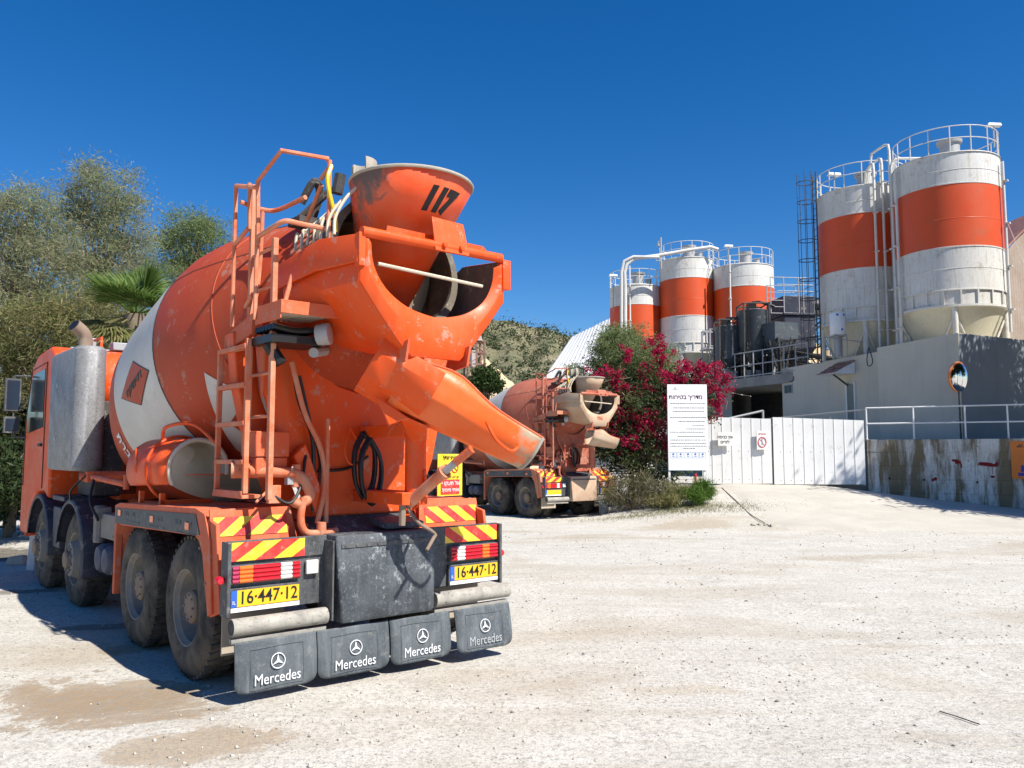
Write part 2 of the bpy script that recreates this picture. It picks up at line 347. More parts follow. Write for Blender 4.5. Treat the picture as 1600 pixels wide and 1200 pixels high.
def disc_tyre(root, x, y, out, style, Rr=.545, wd=.30):
    """out = -1/+1 side the face looks to; x = face plane"""
    Mx = axisM((x, y, Rr), (out, 0, 0), (0, 0, 1))
    if out < 0: pass
    t = MB(); hw = wd
    prof = [(.295, -.02), (.33, -.006), (.40, .0), (.47, -.012), (.515, -.035), (.54, -.06), (.545, -.075), (.545, -hw+.07), (.52, -hw+.03), (.45, -hw), (.30, -hw+.02), (.295, -.02)]
    t.lathe(prof, Mx, 48)
    for k in range(44):     # tread lugs
        a = 2*math.pi*k/44
        for s0, s1, o_ in ((-.045, -.125, 0), (-hw+.125, -hw+.045, .5)):
            c = a+o_*2*math.pi/44
            vs = []
            for rr in (.535, .558):
                for da, hh in ((-.035, s0), (.035, s0), (.035+.03, s1), (-.035+.03, s1)):
                    vs.append(Mx @ Vector((rr*math.cos(c+da), rr*math.sin(c+da), hh)))
            t.add(vs, [(4, 5, 6, 7), (0, 1, 5, 4), (1, 2, 6, 5), (2, 3, 7, 6), (3, 0, 4, 7)])
    rb = MB(); rb.lathe([(.3+.0, -.018), (.30, -.03)], Mx, 40)
    wroot = t.build('tyre', M['tyre'], None, 40)
    if style == 'rear':
        rim = MB(); rim.lathe([(.302, -.016), (.292, -.02), (.285, -.04), (.27, -.06), (.262, -.15), (.235, -.19), (.15, -.20), (.13, -.20)], Mx, 40)
        hub = MB(); hub.lathe([(.135, -.20), (.13, -.06), (.115, -.045), (.07, -.04), (.0, -.035)], Mx, 24)
        for k in range(10):
            a = 2*math.pi*k/10; c = Mx @ Vector((.185*math.cos(a), .185*math.sin(a), -.195)); ax = Vector((out, 0, 0))
            rim.tube([c, c+ax*.03], .016, 6)
        for k in range(8):
            a = 2*math.pi*k/8; c = Mx @ Vector((.095*math.cos(a), .095*math.sin(a), -.045)); hub.tube([c, c+Vector((out, 0, 0))*.014], .010, 6)
    else:
        rim = MB(); rim.lathe([(.302, -.016), (.292, -.02), (.275, -.09), (.25, -.10), (.215, -.03), (.19, .03), (.17, .035), (.10, .035)], Mx, 40)
        hub = MB(); hub.lathe([(.11, .02), (.105, .075), (.085, .09), (.0, .092)], Mx, 20)
        for k in range(10):
            a = 2*math.pi*k/10; c = Mx @ Vector((.145*math.cos(a), .145*math.sin(a), .03)); rim.tube([c, c+Vector((out, 0, 0))*.03], .016, 6)
    wt = bpy.data.objects.new('wheel', None); COL.objects.link(wt); wt.parent = root; wt.empty_display_size = .1
    wroot.parent = wt
    rim.build('rim', M['steel_dusty'], wt, 30); hub.build('hub', M['hub'], wt, 30)
M['steel_dusty'] = paint('dusty_rim_steel', (.17, .165, .16), .7, (.36, .31, .24), rough=.75, scale=4)

def build_truck(loc, rz, S):
    root = empty('mixer_truck', loc, rz, S['label'], 'concrete mixer', 'concrete mixer trucks')
    m_or, m_od, m_drum, m_wh, m_tube, m_fork = S['or'], S['od'], S['drum'], S['dw'], S['tube'], S['fork']
    B = lambda: MB()
    # --- chassis
    b = B()
    for s in (-1, 1): b.box(s*.42-.04, s*.42+.04, .12, 8.0, .78, 1.06)
    for y in (.3, 1.5, 2.9, 4.0, 5.3, 7.2): b.box(-.38, .38, y, y+.12, .82, 1.02)
    for y in (.9, 2.265, 4.785, 6.57): b.tube([(-1.0, y, .545), (1.0, y, .545)], .09, 10)
    for y in (.9, 2.265): b.lathe([(.02, -.2), (.2, -.12), (.24, 0), (.2, .12), (.02, .2)], axisM((0, y, .56), (0, 1, 0)), 16)
    b.tube([(0, 1.1, .56), (0, 4.5, .9)], .06, 10)
    b.box(-.42, -.38, 3.0, 4.0, .45, .8); b.build('chassis', M['dark'], root, bevel=.006)
    b = B()
    for s in (-1, 1): b.box(s*.43-.05, s*.43+.05, .35, 5.4, 1.063, 1.2)
    b.build('subframe', m_od, root, bevel=.006)
    # --- wheels
    for y in (.9, 2.265):
        for s in (-1, 1):
            disc_tyre(root, s*1.25, y, s, 'rear'); disc_tyre(root, s*.91, y, s, 'rear')
    for y in (4.785, 6.57):
        for s in (-1, 1): disc_tyre(root, s*1.22, y, s, 'front', wd=.34)
    # --- rear fenders: arched sheet plus side skirt
    for s in (-1, 1):
        f = B(); path = [(2.90, .50), (2.88, .9), (2.84, 1.18), (2.70, 1.28), (2.3, 1.30), (.62, 1.335), (.44, 1.30), (.36, 1.16), (.30, .62)]
        xo, xi = s*1.262, s*.60
        f.loft([[Vector((x, y, z)) for y, z in path] for x in (xo, xi)])
        fo = f.build('rear_fender', m_od, root, solid=.018, bevel=.004, smooth=50)
        sk = B(); sk.prism([(s*1.262, y, z) for y, z in [(2.86, 1.10), (2.86, 1.26), (2.70, 1.29), (.62, 1.345), (.42, 1.31), (.30, 1.12), (.22, .60), (.30, .57), (.44, 1.0), (.52, 1.10), (.62, 1.135), (2.6, 1.08)]], (s*.016, 0, 0))
        sk.build('fender_skirt', m_od, fo, bevel=.003)
        sp = B(); sp.prism([(s*1.280, y, z) for y, z in [(2.82, 1.09), (2.82, 1.235), (.60, 1.30), (.50, 1.15), (.60, 1.14)]], (s*.004, 0, 0)); sp.build('side_band', M['black'], fo)
        for y in (2.62, 1.62, .72): mk = B(); mk.box(s*1.285 if s > 0 else -1.292, s*1.292 if s > 0 else -1.285, y, y+.09, 1.17, 1.225); mk.build('side_reflector', M['lorange'], fo)
        for q in range(3):
            dc = B()
            for k in range(5):
                y0 = 2.45-q*.72-k*.085; zz = 1.205+.006*q
                if k != 2: dc.box(-1.2865 if s < 0 else 1.2845, -1.2845 if s < 0 else 1.2865, y0, y0+.05, zz-.018, zz+.018)
            dc.box(-1.2865 if s < 0 else 1.2845, -1.2845 if s < 0 else 1.2865, 2.02-q*.72, 2.45-q*.72, 1.135, 1.145)
            dc.build('band_marks', M['blackbox'], fo)
        for yy_, zz_ in ((.50, 1.05), (.36, .80), (2.89, .60), (2.89, .95)): bt = B(); bt.lathe([(0, .008), (.010, .006), (.012, 0)], axisM((s*1.279, yy_, zz_), (s, 0, 0)), 8); bt.build('bolt', M['hub'], fo)
        fr = B(); fr.box(min(s*1.262, s*1.20), max(s*1.262, s*1.20), 2.86, 2.92, .40, 1.2); fr.build('front_flap', m_od, root, bevel=.005)
        # raised rear face with its own hazard stickers
        fc = B(); fc.prism([(s*1.262, .27, .98), (s*1.262, .36, 1.345), (s*.62, .36, 1.345), (s*.56, .27, .98)], (0, .02, 0)); fc.build('fender_rear_plate', m_od, fo)
        x0, x1 = (-1.24, -.66) if s < 0 else (.66, 1.24)
        stripes(fo, x0, x1, 1.145, 1.285, lambda x, z: Vector((x, .27+(z-.98)*.2466-.006, z)), (M['sred'], M['syel']), 1.3*(1 if s < 0 else -1), 5, 0)
        rf = B(); rf.box(min(s*1.19, s*.70), max(s*1.19, s*.70), .235, .25, .28, .58); rf.build('mud_flap', M['flap_pale'] , root, bevel=.004)
        pl = B(); pl.prism([(s*1.262, .30, .56), (s*1.262, .42, 1.28), (s*1.262, .22, 1.24), (s*1.262, .10, .62)], (-s*.03, 0, 0)); pl.build('corner_plate', m_od, root, bevel=.006)
        mk = B(); mk.lathe([(.0, .03), (.022, .026), (.03, .01), (.032, -.02)], axisM((s*1.295, .03, .86), (0, -1, 0)), 16); mk.tube([(s*1.295, .05, .86), (s*1.22, .07, .86)], .011, 6); mk.build('side_marker', M['lred'], root)
    # --- light boards
    for s in (-1, 1):
        bb = B(); x0, x1 = sorted((s*1.245, s*.47))
        bb.box(x0, x1, .012, .05, .985, 1.135); bb.box(x0, x1, .03, .10, .62, .985); bb.box(*sorted((s*1.262, s*1.236)), -.03, .10, .60, 1.13)
        bo = bb.build('light_board', M['black'], root, bevel=.004)
        a, c = sorted((s*1.232, s*.655))
        stripes(bo, a, c, .990, 1.125, .008, (M['sred'], M['syel']), 1.5*(1 if s < 0 else -1), 4, 0)
        # lamp cluster
        lx0, lx1 = sorted((s*1.222, s*.70)); lam = B(); lam.box(lx0-.006, lx1+.006, -.008, .03, .828, .962); lo = lam.build('lamp_cluster', M['black'], root, bevel=.005)
        cols = [('lpink', .10), ('lorange', .20), ('lred', .40), ('lwhite', .18), ('lred', .12)]
        if s > 0: cols = [('lorange', .0), ('lred', .13), ('lwhite', .17), ('lred', .36), ('lorange', .16), ('lred', .18)]; 
        x = lx0
        for nm, fr_ in cols:
            if fr_ == 0: continue
            x2 = x+(lx1-lx0)*fr_; lens = B()
            for k in range(4): lens.loft([[Vector((xx, -.010-.014*(1-abs(2*q/4-1)**2), .834+.122*(k+q/4)/4)) for q in range(5)] for xx in (x+.002, x2-.002)])
            lens.build('lamp_lens', M[nm], lo, 60); x = x2
        # number plate
        px0, px1 = (-1.225, -.70) if s < 0 else (.70, 1.225)
        ph = B(); ph.box(px0-.012, px1+.012, -.006, .028, .625, .80); po = ph.build('number_plate', M['black'], root, bevel=.003)
        q = B(); q.box(px0+.045, px1-.004, -.012, -.007, .668, .785); q.build('plate_face', M['plate'], po)
        q = B(); q.box(px0, px0+.043, -.012, -.007, .668, .785); q.build('plate_band', M['blue'], po)
        q = B(); q.box(px0, px1, -.012, -.007, .632, .662); q.build('plate_strip', M['white'], po)
        text('plate_number', S['plate'], .128, M['ink'], po, planefn(((px0+px1)/2+.02, -.012, .727), (1, 0, 0), (0, 0, 1)), .001, sx=.88, bold=.0012)
        text('plate_letters', 'IL', .035, M['whiteink'], po, planefn((px0+.021, -.012, .70), (1, 0, 0), (0, 0, 1)), .001)
    rv = B(); rv.box(-.645, -.545, -.012, .02, .85, .955); rv.build('reversing_lamp', M['lwhite'], root, bevel=.008)
    # --- bumper tubes and mud flaps
    for x0, x1 in ((-1.235, -.50), (.50, 1.30)):
        t = B(); xx0, xx1 = x0, x1; t.tube([(xx0, -.05, .535), (xx1, -.05, .535)], .062, 20)
        t.box(xx0, xx1, -.065, -.02, .425, .455); bo = t.build('bumper_tube', M['bumper'], root, 40)
        if x0 < 0:
            c = B(); c.lathe([(.0, 0), (.055, 0)], axisM((x0-.002, -.05, .535), (-1, 0, 0)), 20); c.build('tube_bore', M['dark'], bo)
    for k, (x0, x1) in enumerate(S['flaps']):
        fl = B(); n_ = 9; z0, z1 = .075, .435; r_ = .075; bow = .03
        poly = [(x0, z1), (x0, z0+r_)]+[(x0+r_-r_*math.cos(a), z0+r_-r_*math.sin(a)) for a in np.linspace(.2, math.pi/2, 5)]+[(x1-r_+r_*math.sin(a), z0+r_-r_*math.cos(a)) for a in np.linspace(0, math.pi/2-.1, 5)]+[(x1, z0+r_), (x1, z1)]
        cx = (x0+x1)/2; yy = lambda z: -.09-.02*math.sin((z1-z)*7)+(z1-z)*(-.04 if k != 3 else -.12)
        rows = []
        nz = 24
        for i in range(nz+1):
            z = z1+(z0-z1)*i/nz; ins = 0
            if z < z0+r_: ins = r_-math.sqrt(max(0, r_*r_-(z0+r_-z)**2))
            rows.append([Vector((x0+ins+(x1-x0-2*ins)*j/8, yy(z)+.006*math.sin(j*.9+k), z)) for j in range(9)])
        fl.loft(rows); fo = fl.build('mud_flap', M['flap'], root, 60, solid=.012)
        if S['logo']:
            zc = .275; yc = lambda z: yy(z)-.016
            fn = lambda a, b_, c_, cx=cx, yc=yc: Vector((cx+a, yc(.275+b_)-c_, .275+b_))
            if k == 3: pass
            text('flap_lettering', 'Mercedes', .108, M['dullink'] if k == 3 else M['whiteink'], fo, lambda a, b_, c_, fn=fn: fn(a+.0, b_-.115, c_), .0008, sx=.84, bold=0)
            st = B(); ring = [fn(.052*math.cos(a), .002+.052*math.sin(a), .004) for a in np.linspace(0, 2*math.pi, 29)[:-1]]
            st.tube(ring, .0038, 6, closed=True)
            for a in (90, 210, 330):
                a = R(a); p0 = fn(0, .002, .004); tip = fn(.05*math.cos(a), .002+.05*math.sin(a), .004)
                sd_ = [fn(.011*math.cos(a+q), .002+.011*math.sin(a+q), .004) for q in (1.05, -1.05)]
                st.add([sd_[0], tip, sd_[1], fn(0, .002, .005)], [(0, 1, 3), (3, 1, 2)])
            st.build('star_emblem', M['whiteink'], fo, 0)
            rim_ = B(); rp = [fn(a, b_, .002) for a, b_ in ((-.20, .11), (-.20, -.165), (.20, -.165), (.20, .11))]; rim_.tube(rp, .0022, 4, closed=True); rim_.build('flap_border', M['flapline'], fo)
    # --- centre box
    b = B(); secs = []
    for z, x0, x1, y0 in ((.47, -.40, .43, -.13), (.50, -.42, .44, -.15), (1.10, -.47, .44, -.15), (1.135, -.46, .43, -.13)):
        secs.append([Vector(p) for p in ((x0, y0, z), (x1, y0, z), (x1, .10, z), (x0, .10, z))])
    b.loft(secs, close=True); b.add(secs[-1], [(0, 1, 2, 3)]); b.add(secs[0], [(3, 2, 1, 0)])
    bo = b.build('rear_box', M['blackbox'] if S['logo'] else m_fork, root, bevel=.012)
    b = B(); b.box(-.43, .40, -.158, -.153, 1.04, 1.075)
    for x in np.linspace(-.40, .37, 9): b.tube([(x, -.165, 1.057), (x, -.155, 1.057)], .008, 6)
    b.box(-.49, -.475, -.13, .10, .50, 1.10); b.build('box_trim', M['black'], bo, bevel=.003)
    b = B(); b.prism([(-.46, .12, 1.10), (-.46, .46, 1.25), (-.46, .46, 1.05), (-.46, .12, 1.0)], (.93, 0, 0)); b.box(.05, .42, .13, .40, 1.14, 1.19, Matrix.Rotation(.12, 4, 'X'))
    b.build('rear_step', M['blackbox'], root, bevel=.006)
    # --- rear pedestal with the cut-out for the drum
    b = B()
    arc = [(-.60, 2.95), (-.50, 2.70), (-.36, 2.48), (-.18, 2.34), (.05, 2.28), (.28, 2.32), (.48, 2.44), (.66, 2.72), (.74, 2.95)]
    poly = [(.62, 1.25), (.80, 1.7), (.93, 2.3), (.98, 2.9)]+[(x, z) for x, z in arc[::-1]]+[(-.86, 2.95), (-.86, 2.35), (-.70, 1.85), (-.40, 1.25)]
    b.prism([(x, .42, z) for x, z in poly], (0, .05, 0)); b.box(-.42, .64, .45, .80, 1.20, 1.30)
    po = b.build('drum_pedestal', m_or, root, bevel=.012)
    b = B()
    b.prism([(-.42, .40, 1.28), (-.62, .40, 1.75), (-.52, .40, 1.85), (-.30, .40, 1.28)], (0, -.10, 0))
    b.prism([(-1.02, .62, 2.75), (-.98, .62, 2.35), (-.90, .62, 2.0), (-.62, .62, 1.30), (-.40, .62, 1.30), (-.62, .62, 1.85), (-.80, .62, 2.3), (-.84, .62, 2.75)], (0, .16, 0))
    b.prism([(1.02, .62, 2.75), (.98, .62, 2.35), (.90, .62, 2.0), (.62, .62, 1.30), (.40, .62, 1.30), (.62, .62, 1.85), (.80, .62, 2.3), (.84, .62, 2.75)], (0, .16, 0))
    b.build('pedestal_leg', m_or, root, bevel=.012)
    # ring track and rollers
    b = B(); Md = axisM((0, DY, DZ), (0, math.cos(AL), -math.sin(AL)), (1, 0, 0))
    b.lathe([(.98, .95), (1.006, .95), (1.014, 1.0), (.98, 1.0)], Md, 72)
    b.build('drum_track', m_drum, root)
    # --- drum
    d = B(); pr = [p for p in PROF]
    def seg(t0, t1):
        ts = [t0]+[t for t, _ in PROF if t0 < t < t1]+[t1]; return [(drumr(t), t) for t in ts]
    dr = B(); dr.lathe(seg(-.04, 1.885), Md, 96); do = dr.build('drum', m_drum, root, 40)
    x = B(); x.lathe(seg(1.885, 3.28), Md, 96); x.build('white_band', m_wh, do, 40)
    x = B(); x.lathe(seg(3.28, 5.1), Md, 96); x.build('drum_nose', m_drum, do, 40)
    x = B(); x.lathe([(drumr(1.88)+.001, 1.87), (drumr(1.88)+.005, 1.88), (drumr(1.9)+.001, 1.892)], Md, 96); x.build('weld_seam', M['dark'], do)
    x = B(); x.tube([drum_pt(t, 112, .004) for t in np.linspace(.3, 1.8, 12)], .004, 5); x.tube([drum_pt(t, 148, .004) for t in np.linspace(.2, 1.85, 12)], .003, 5); x.build('weld_line', M['dark'], do)
    x = B(); x.lathe([(.645, -.04), (.62, .1), (.78, .6), (1.1, 1.6)], Md, 48); x.build('mouth_ring', m_fork if not S['logo'] else M['cement'], do)
    x = B(); x.lathe([(.60, .02), (.575, -.15), (.565, -.42), (.60, -.44), (.60, -.40), (.585, -.1), (.64, 0)], Md, 56); x.build('drum_neck', M['cementdark'], do, 50)
    x = B(); x.lathe([(.60, -.43), (.60, -.47), (.54, -.47), (.54, -.43)], Md, 56); x.build('neck_rim', M['cementdark'], do, 30)
    x = B(); x.lathe([(.0, .9), (.9, .9)], Md, 40); x.build('inner_bulkhead', M['hose'], do)
    for ph in (0, math.pi):       # spiral blades inside the mouth
        x = B(); r0 = []; r1 = []
        for k in range(26):
            t = -.40+k*.05; a = ph+2.2+k*.15; rr = .55+.2*max(t, 0)
            for lst, q in ((r0, rr), (r1, rr-.33)): lst.append(Md @ Vector((q*math.cos(a), q*math.sin(a), t)))
        x.loft([r0, r1]); x.build('mixing_blade', M['cream'], do, 60, solid=.02)
    if S['logo']:
        dm = B(); c4 = [(2.48, 176.0), (2.02, 188.0), (2.46, 198.0), (2.98, 187.0)]
        def bil(u_, v_):
            t = [c4[i][0] for i in range(4)]; a = [c4[i][1] for i in range(4)]
            f = lambda q: (q[0]*(1-u_)+q[1]*u_)*(1-v_)+(q[3]*(1-u_)+q[2]*u_)*v_
            return f(t), f(a)
        G = lambda o_, g=0: [[drum_pt(*bil(g+(1-2*g)*i/8, g+(1-2*g)*j/8), o_) for i in range(9)] for j in range(9)]
        dm.loft(G(.004)); dd = dm.build('diamond_border', M['ink'], do, 60)
        dm = B(); dm.loft(G(.006, .025)); dm.build('diamond_panel', m_drum, dd, 60)
        def fdm(a, b_, c_):  # text runs from the far-low corner to the near-high corner
            u_ = .5+a*1.0; v_ = .5-b_*1.0
            return drum_pt(*bil(.5+(a-b_)*.7, .5-(a+b_)*.7*1.0), .0085+c_)
        fd2 = lambda a, b_, c_: drum_pt(2.56-a*1.0-b_*.25, 186.5-a*20-b_*-52*1.0, .0085+c_)
        text('diamond_lettering', heb('רדימיקס'), .115, M['ink'], dd, lambda a, b_, c_: drum_pt(2.50-a*1.35-b_*.25, 187.0-a*7-b_*47, .009+c_), .001, bold=.004, sub=2)
        text('band_lettering', heb('חברת'), .26, M['whiteink'], do, lambda a, b_, c_: drum_pt(3.47-b_*.9, 208.5+a*30, .009+c_), .001, bold=.004, sub=2)
        # big white logo patch with orange letters
        lg = B()
        cor = [(1.22, 204), (1.05, 217), (.62, 236), (.62, 262), (1.72, 262), (1.62, 240), (1.40, 222)]
        ctr = (1.0, 236); N_ = len(cor)
        for i in range(N_):
            p, q = cor[i], cor[(i+1) % N_]
            rows = [[drum_pt(ctr[0]+((p[0]*(1-s)+q[0]*s)-ctr[0])*k/6, ctr[1]+((p[1]*(1-s)+q[1]*s)-ctr[1])*k/6, .006) for s in np.linspace(0, 1, 7)] for k in range(0, 7)]
            lg.loft(rows)
        lo = lg.build('logo_patch', m_wh, do, 60)
        text('logo_lettering', heb('רדי'), .62, m_drum, lo, lambda a, b_, c_: drum_pt(1.05-a*.8, 236-b_*50-a*8, .014+c_), .002, bold=.02, sub=3)
    # --- collection funnel (fork) behind the drum mouth
    zc = 3.30
    inner = [(-.575, 3.28), (-.55, 3.12), (-.45, 2.965), (-.27, 2.85), (-.06, 2.80), (.06, 2.80), (.27, 2.85), (.45, 2.965), (.54, 3.12), (.56, 3.26)]
    outer = [(-.65, 3.31), (-.66, 2.99), (-.48, 2.76), (-.33, 2.58), (-.22, 2.48), (.22, 2.48), (.33, 2.58), (.48, 2.76), (.66, 2.99), (.65, 3.31)]
    def rs(lst, cat):
        P_ = [lst[0]]+lst+[lst[-1]]; o_ = []
        for i in range(1, len(P_)-2):
            for k in range(4):
                t = k/4; a, b4, c, d = P_[i-1:i+3]
                if cat: o_.append(tuple(.5*((2*b4[q])+(c[q]-a[q])*t+(2*a[q]-5*b4[q]+4*c[q]-d[q])*t*t+(-a[q]+3*b4[q]-3*c[q]+d[q])*t**3) for q in (0, 1)))
                else: o_.append((b4[0]*(1-t)+c[0]*t, b4[1]*(1-t)+c[1]*t))
        return o_+[lst[-1]]
    b = B(); YB = -.77; inner = rs(inner, 1); outer10 = outer; outer = rs(outer, 0)
    b.loft([[Vector((x, YB+.0, z)) for x, z in inner], [Vector((x*.5+xx*.5, YB-.035, z*.5+zz*.5)) for (x, z), (xx, zz) in zip(inner, outer)], [Vector((x, YB, z)) for x, z in outer]])
    s1 = [(-.68, 3.36), (-.68, 3.0), (-.50, 2.80), (-.36, 2.64), (-.25, 2.56), (.25, 2.56), (.36, 2.64), (.50, 2.80), (.68, 3.0), (.68, 3.36)]
    s2 = [(-.76, 3.22), (-.76, 3.02), (-.64, 2.86), (-.48, 2.72), (-.34, 2.66), (.34, 2.66), (.48, 2.72), (.64, 2.86), (.76, 3.02), (.76, 3.22)]
    hole = lambda q: q
    A_, B_, C_ = [Vector((x, YB, z)) for x, z in outer10], [Vector((x, -.22, z)) for x, z in s1], [Vector((x, .26, z)) for x, z in s2]
    for lo_, hi in ((0, 5), (5, 10)): b.loft([A_[lo_:hi], B_[lo_:hi], C_[lo_:hi]])
    b.loft([[B_[4], B_[5]], [C_[4], C_[5]]])
    fk = b.build('collection_funnel', S['forkmat'], root, 50, solid=.014, bevel=.004)
    b = B(); Ai, Bi, Ci = [[Vector((p.x*.965, p.y+(.03 if q == 0 else 0), p.z+.015)) for p in L_] for q, L_ in enumerate((A_, B_, C_))]
    for lo_, hi in ((0, 5), (5, 10)): b.loft([Ai[lo_:hi], Bi[lo_:hi], Ci[lo_:hi]])
    b.build('funnel_lining', M['cementdark'], fk, 50)
    b = B()   # turned-out flanges on both upper edges
    for s in (-1, 1):
        b.loft([[Vector((s*.66, YB-.012, 3.33)), Vector((s*.70, -.22, 3.39)), Vector((s*.80, .30, 3.26))], [Vector((s*.685, YB-.02, 3.12)), Vector((s*.73, -.22, 3.14)), Vector((s*.81, .30, 3.06))]])
        b.box(s*.66-.02, s*.66+.05 if s > 0 else s*.66+.02, YB-.03, YB+.02, 3.10, 3.33)
    b.build('funnel_flange', S['forkmat'], fk, 40, solid=.02, bevel=.004)
    b = B(); b.tube([(-.66, YB-.02, 3.345), (.62, YB-.02, 3.345)], .038, 14); b.build('funnel_crossbar', m_or, fk)
    b = B(); b.tube([(-.50, YB+.02, 3.14), (.46, YB+.02, 3.10)], .014, 8); b.build('funnel_tie_rod', M['cream'], fk)
    b = B(); b.prism([(-.42, YB+.06, 3.34), (-.40, YB+.06, 3.45), (.50, YB+.06, 3.44), (.60, YB+.06, 3.36)], (0, .02, 0)); b.build('funnel_guard', m_or, fk)
    for s in (-1, 1):
        b = B(); b.prism([(s*.27, -.84, 2.60), (s*.27, -.55, 2.52), (s*.27, -.50, 2.40), (s*.27, -.80, 2.44)], (s*.02, 0, 0)); b.tube([(s*.26, -.68, 2.50), (s*.31, -.68, 2.50)], .02, 8); b.build('chute_hanger', m_od, fk)
    # --- feed hopper
    hz = 3.90 if S['logo'] else 3.80; hr = .50 if S['logo'] else .40; cy = -.42
    b = B(); rings = []; tilt = -.03
    for t, rx, ry, yy_, z in ((0, hr, hr*.92, cy, hz), (.3, hr*.86, hr*.8, cy+.08, hz-.2), (.6, hr*.72, hr*.66, cy+.18, hz-.42), (.8, hr*.62, hr*.5, cy+.28, hz-.62), (1, hr*.5, hr*.4, cy+.50, hz-.92)):
        rings.append([Vector((rx*math.cos(a), yy_+ry*math.sin(a), z+tilt*ry*math.sin(a))) for a in np.linspace(0, 2*math.pi, 49)[:-1]])
    b.loft(rings, close=True); ho = b.build('feed_hopper', chute_mat(-.22, -.62, (.76, .066, .002), 0, (.16, .14, .12)) if S['logo'] else m_fork, root, 50, solid=.012)
    b = B(); b.tube(rings[0], .014, 8, closed=True); b.build('hopper_rim', M['cement'], ho)
    b = B(); b.prism([(-.05, cy-.36, hz-.33), (.27, cy-.33, hz-.33), (.27, YB-.065, 3.30), (-.05, YB-.065, 3.30)], (0, .015, 0))
    for x in (.03, .19): b.tube([(x, YB-.085, 3.35), (x, YB-.05, 3.35)], .02, 8)
    b.build('hopper_bracket', m_or, ho, bevel=.003)
    if S['logo']:
        def cone(a, b_, c_):
            z = hz-.20+b_; k = (hz-z)/.42; rr = hr*(1-.28*k)+.016+c_; ph = a/.45+.06
            return Vector((rr*math.sin(ph), cy+.18*k-rr*.92*math.cos(ph), z-tilt*rr*math.cos(ph)))
        text('hopper_number', '117', .20, M['ink'], ho, cone, .001, sx=.9, shear=.25, bold=.018, sub=2)
    sc = B(); sc.lathe([(.13, 0), (.12, .32), (.10, .33), (.11, .02)], axisM((-.22, cy+.42, hz-.04), (.05, .1, 1)), 20, -2.6, 1.0); sc.build('hopper_scoop', M['cement'], ho, solid=.015)
    for k in range(7):      # bent rods of the splash guard
        b = B(); x = -.50-.02*k; y = -.38+k*.11
        b.curve([(-.42-.012*k, y*.9-.02, 3.86-.035*k), (-.55-.01*k, y+.02, 3.72-.03*k), (-.64, y+.02, 3.55), (-.67, y-.02, 3.40)], .012, 6); b.build('guard_rod', M['cream'], root)
    b = B(); b.curve([(-.45, .42, 3.72), (-.42, .35, 3.95), (-.50, .30, 4.02), (-.56, .40, 3.85)], .035, 8); b.box(-.62, -.36, .30, .52, 3.66, 3.72); b.tube([(-.6, .35, 3.70), (-.40, .15, 3.95)], .03, 8)
    b.tube([(-.38, .12, 3.9), (-.36, .10, 4.06)], .05, 8); b.build('water_inlet', M['dark'], root)
    # --- discharge chute: swings straight back (folded sideways on the second truck)
    if S['chute'] == 'back':
        P0, P1 = Vector((-.05, -.45, 2.44)), Vector((.87, -.91, 1.86))
    else:
        P0, P1 = Vector((-.30, -.75, 2.33)), Vector((.38, -1.0, 2.12))
    dv = (P1-P0).normalized(); wv = Vector((-dv.y, dv.x, 0)).normalized(); up = dv.cross(wv)*-1; up = up if up.z > 0 else -up
    LF = lambda t, a, c: P0+dv*t+wv*a+up*c          # chute frame: along, across, up
    b = B(); secs = []; L_ = (P1-P0).length
    for k in range(13):
        t = k/12; c = P0+dv*L_*t; hw_ = .29-.07*t; dp = .34-.10*t; hi = .085*math.exp(-((t-.3)/.22)**2)
        rd_ = [(math.cos(a), -abs(math.sin(a))**.75) for a in np.linspace(math.pi, 2*math.pi, 15)]
        kn = [(-1, 0), (-1.01, -.2), (-1.0, -.42), (-.98, -.47), (-.80, -.66), (-.62, -.84), (-.47, -.98), (0, -1.04), (.47, -.98), (.62, -.84), (.80, -.66), (.98, -.47), (1.0, -.42), (1.01, -.2), (1, 0)]
        wgt = min(1, max(0, (t-.35)/.6)); sec = [c-wv*hw_+up*(hi+.03)]+[c+wv*hw_*(p[0]*(1-wgt)+q[0]*wgt)+up*dp*(p[1]*(1-wgt)+q[1]*wgt) for p, q in zip(kn, rd_)]+[c+wv*hw_+up*(hi+.03)]
        secs.append(sec)
    b.loft(secs); m_ch = chute_mat(.42, .92, axis=0) if S['chute'] == 'back' else m_fork
    ch = b.build('chute', m_ch, root, 24, solid=.012)
    b = B(); b.tube(secs[-1], .015, 8); b.build('chute_rim', M['cement'], ch)
    for e_ in (0, -1): b = B(); b.tube([s[e_] for s in secs], .010, 8); b.build('chute_edge', m_od, ch)
    if S['chute'] == 'back':
        b = B(); b.loft([[LF(t, a*k, c) for a, c in ((-.33, .06), (-.34, -.06), (-.25, -.24), (0, -.36), (.25, -.24), (.34, -.06), (.33, .06))] for t, k in ((-.26, .95), (-.10, 1.03), (.26, 1.05))])
        b.build('chute_saddle', m_or, ch, 30, solid=.014, bevel=.004)
        b = B(); b.curve([LF(.72, -.30, -.10), LF(.74, -.37, -.13), LF(.84, -.38, -.19), LF(.98, -.34, -.20), LF(1.02, -.30, -.14), LF(1.02, -.27, -.12)], .013, 8, 4); b.build('chute_handle', m_or, ch)
        b = B(); b.prism([LF(.10, -.14, -.36), LF(.36, -.14, -.33), (.14, -.46, 1.86), (.04, -.38, 1.86)], wv*.26); b.prism([LF(-.1, -.16, -.33), LF(.2, -.16, -.35), LF(.1, -.16, -.48)], wv*.02); b.build('chute_bracket', m_or, root, bevel=.01)
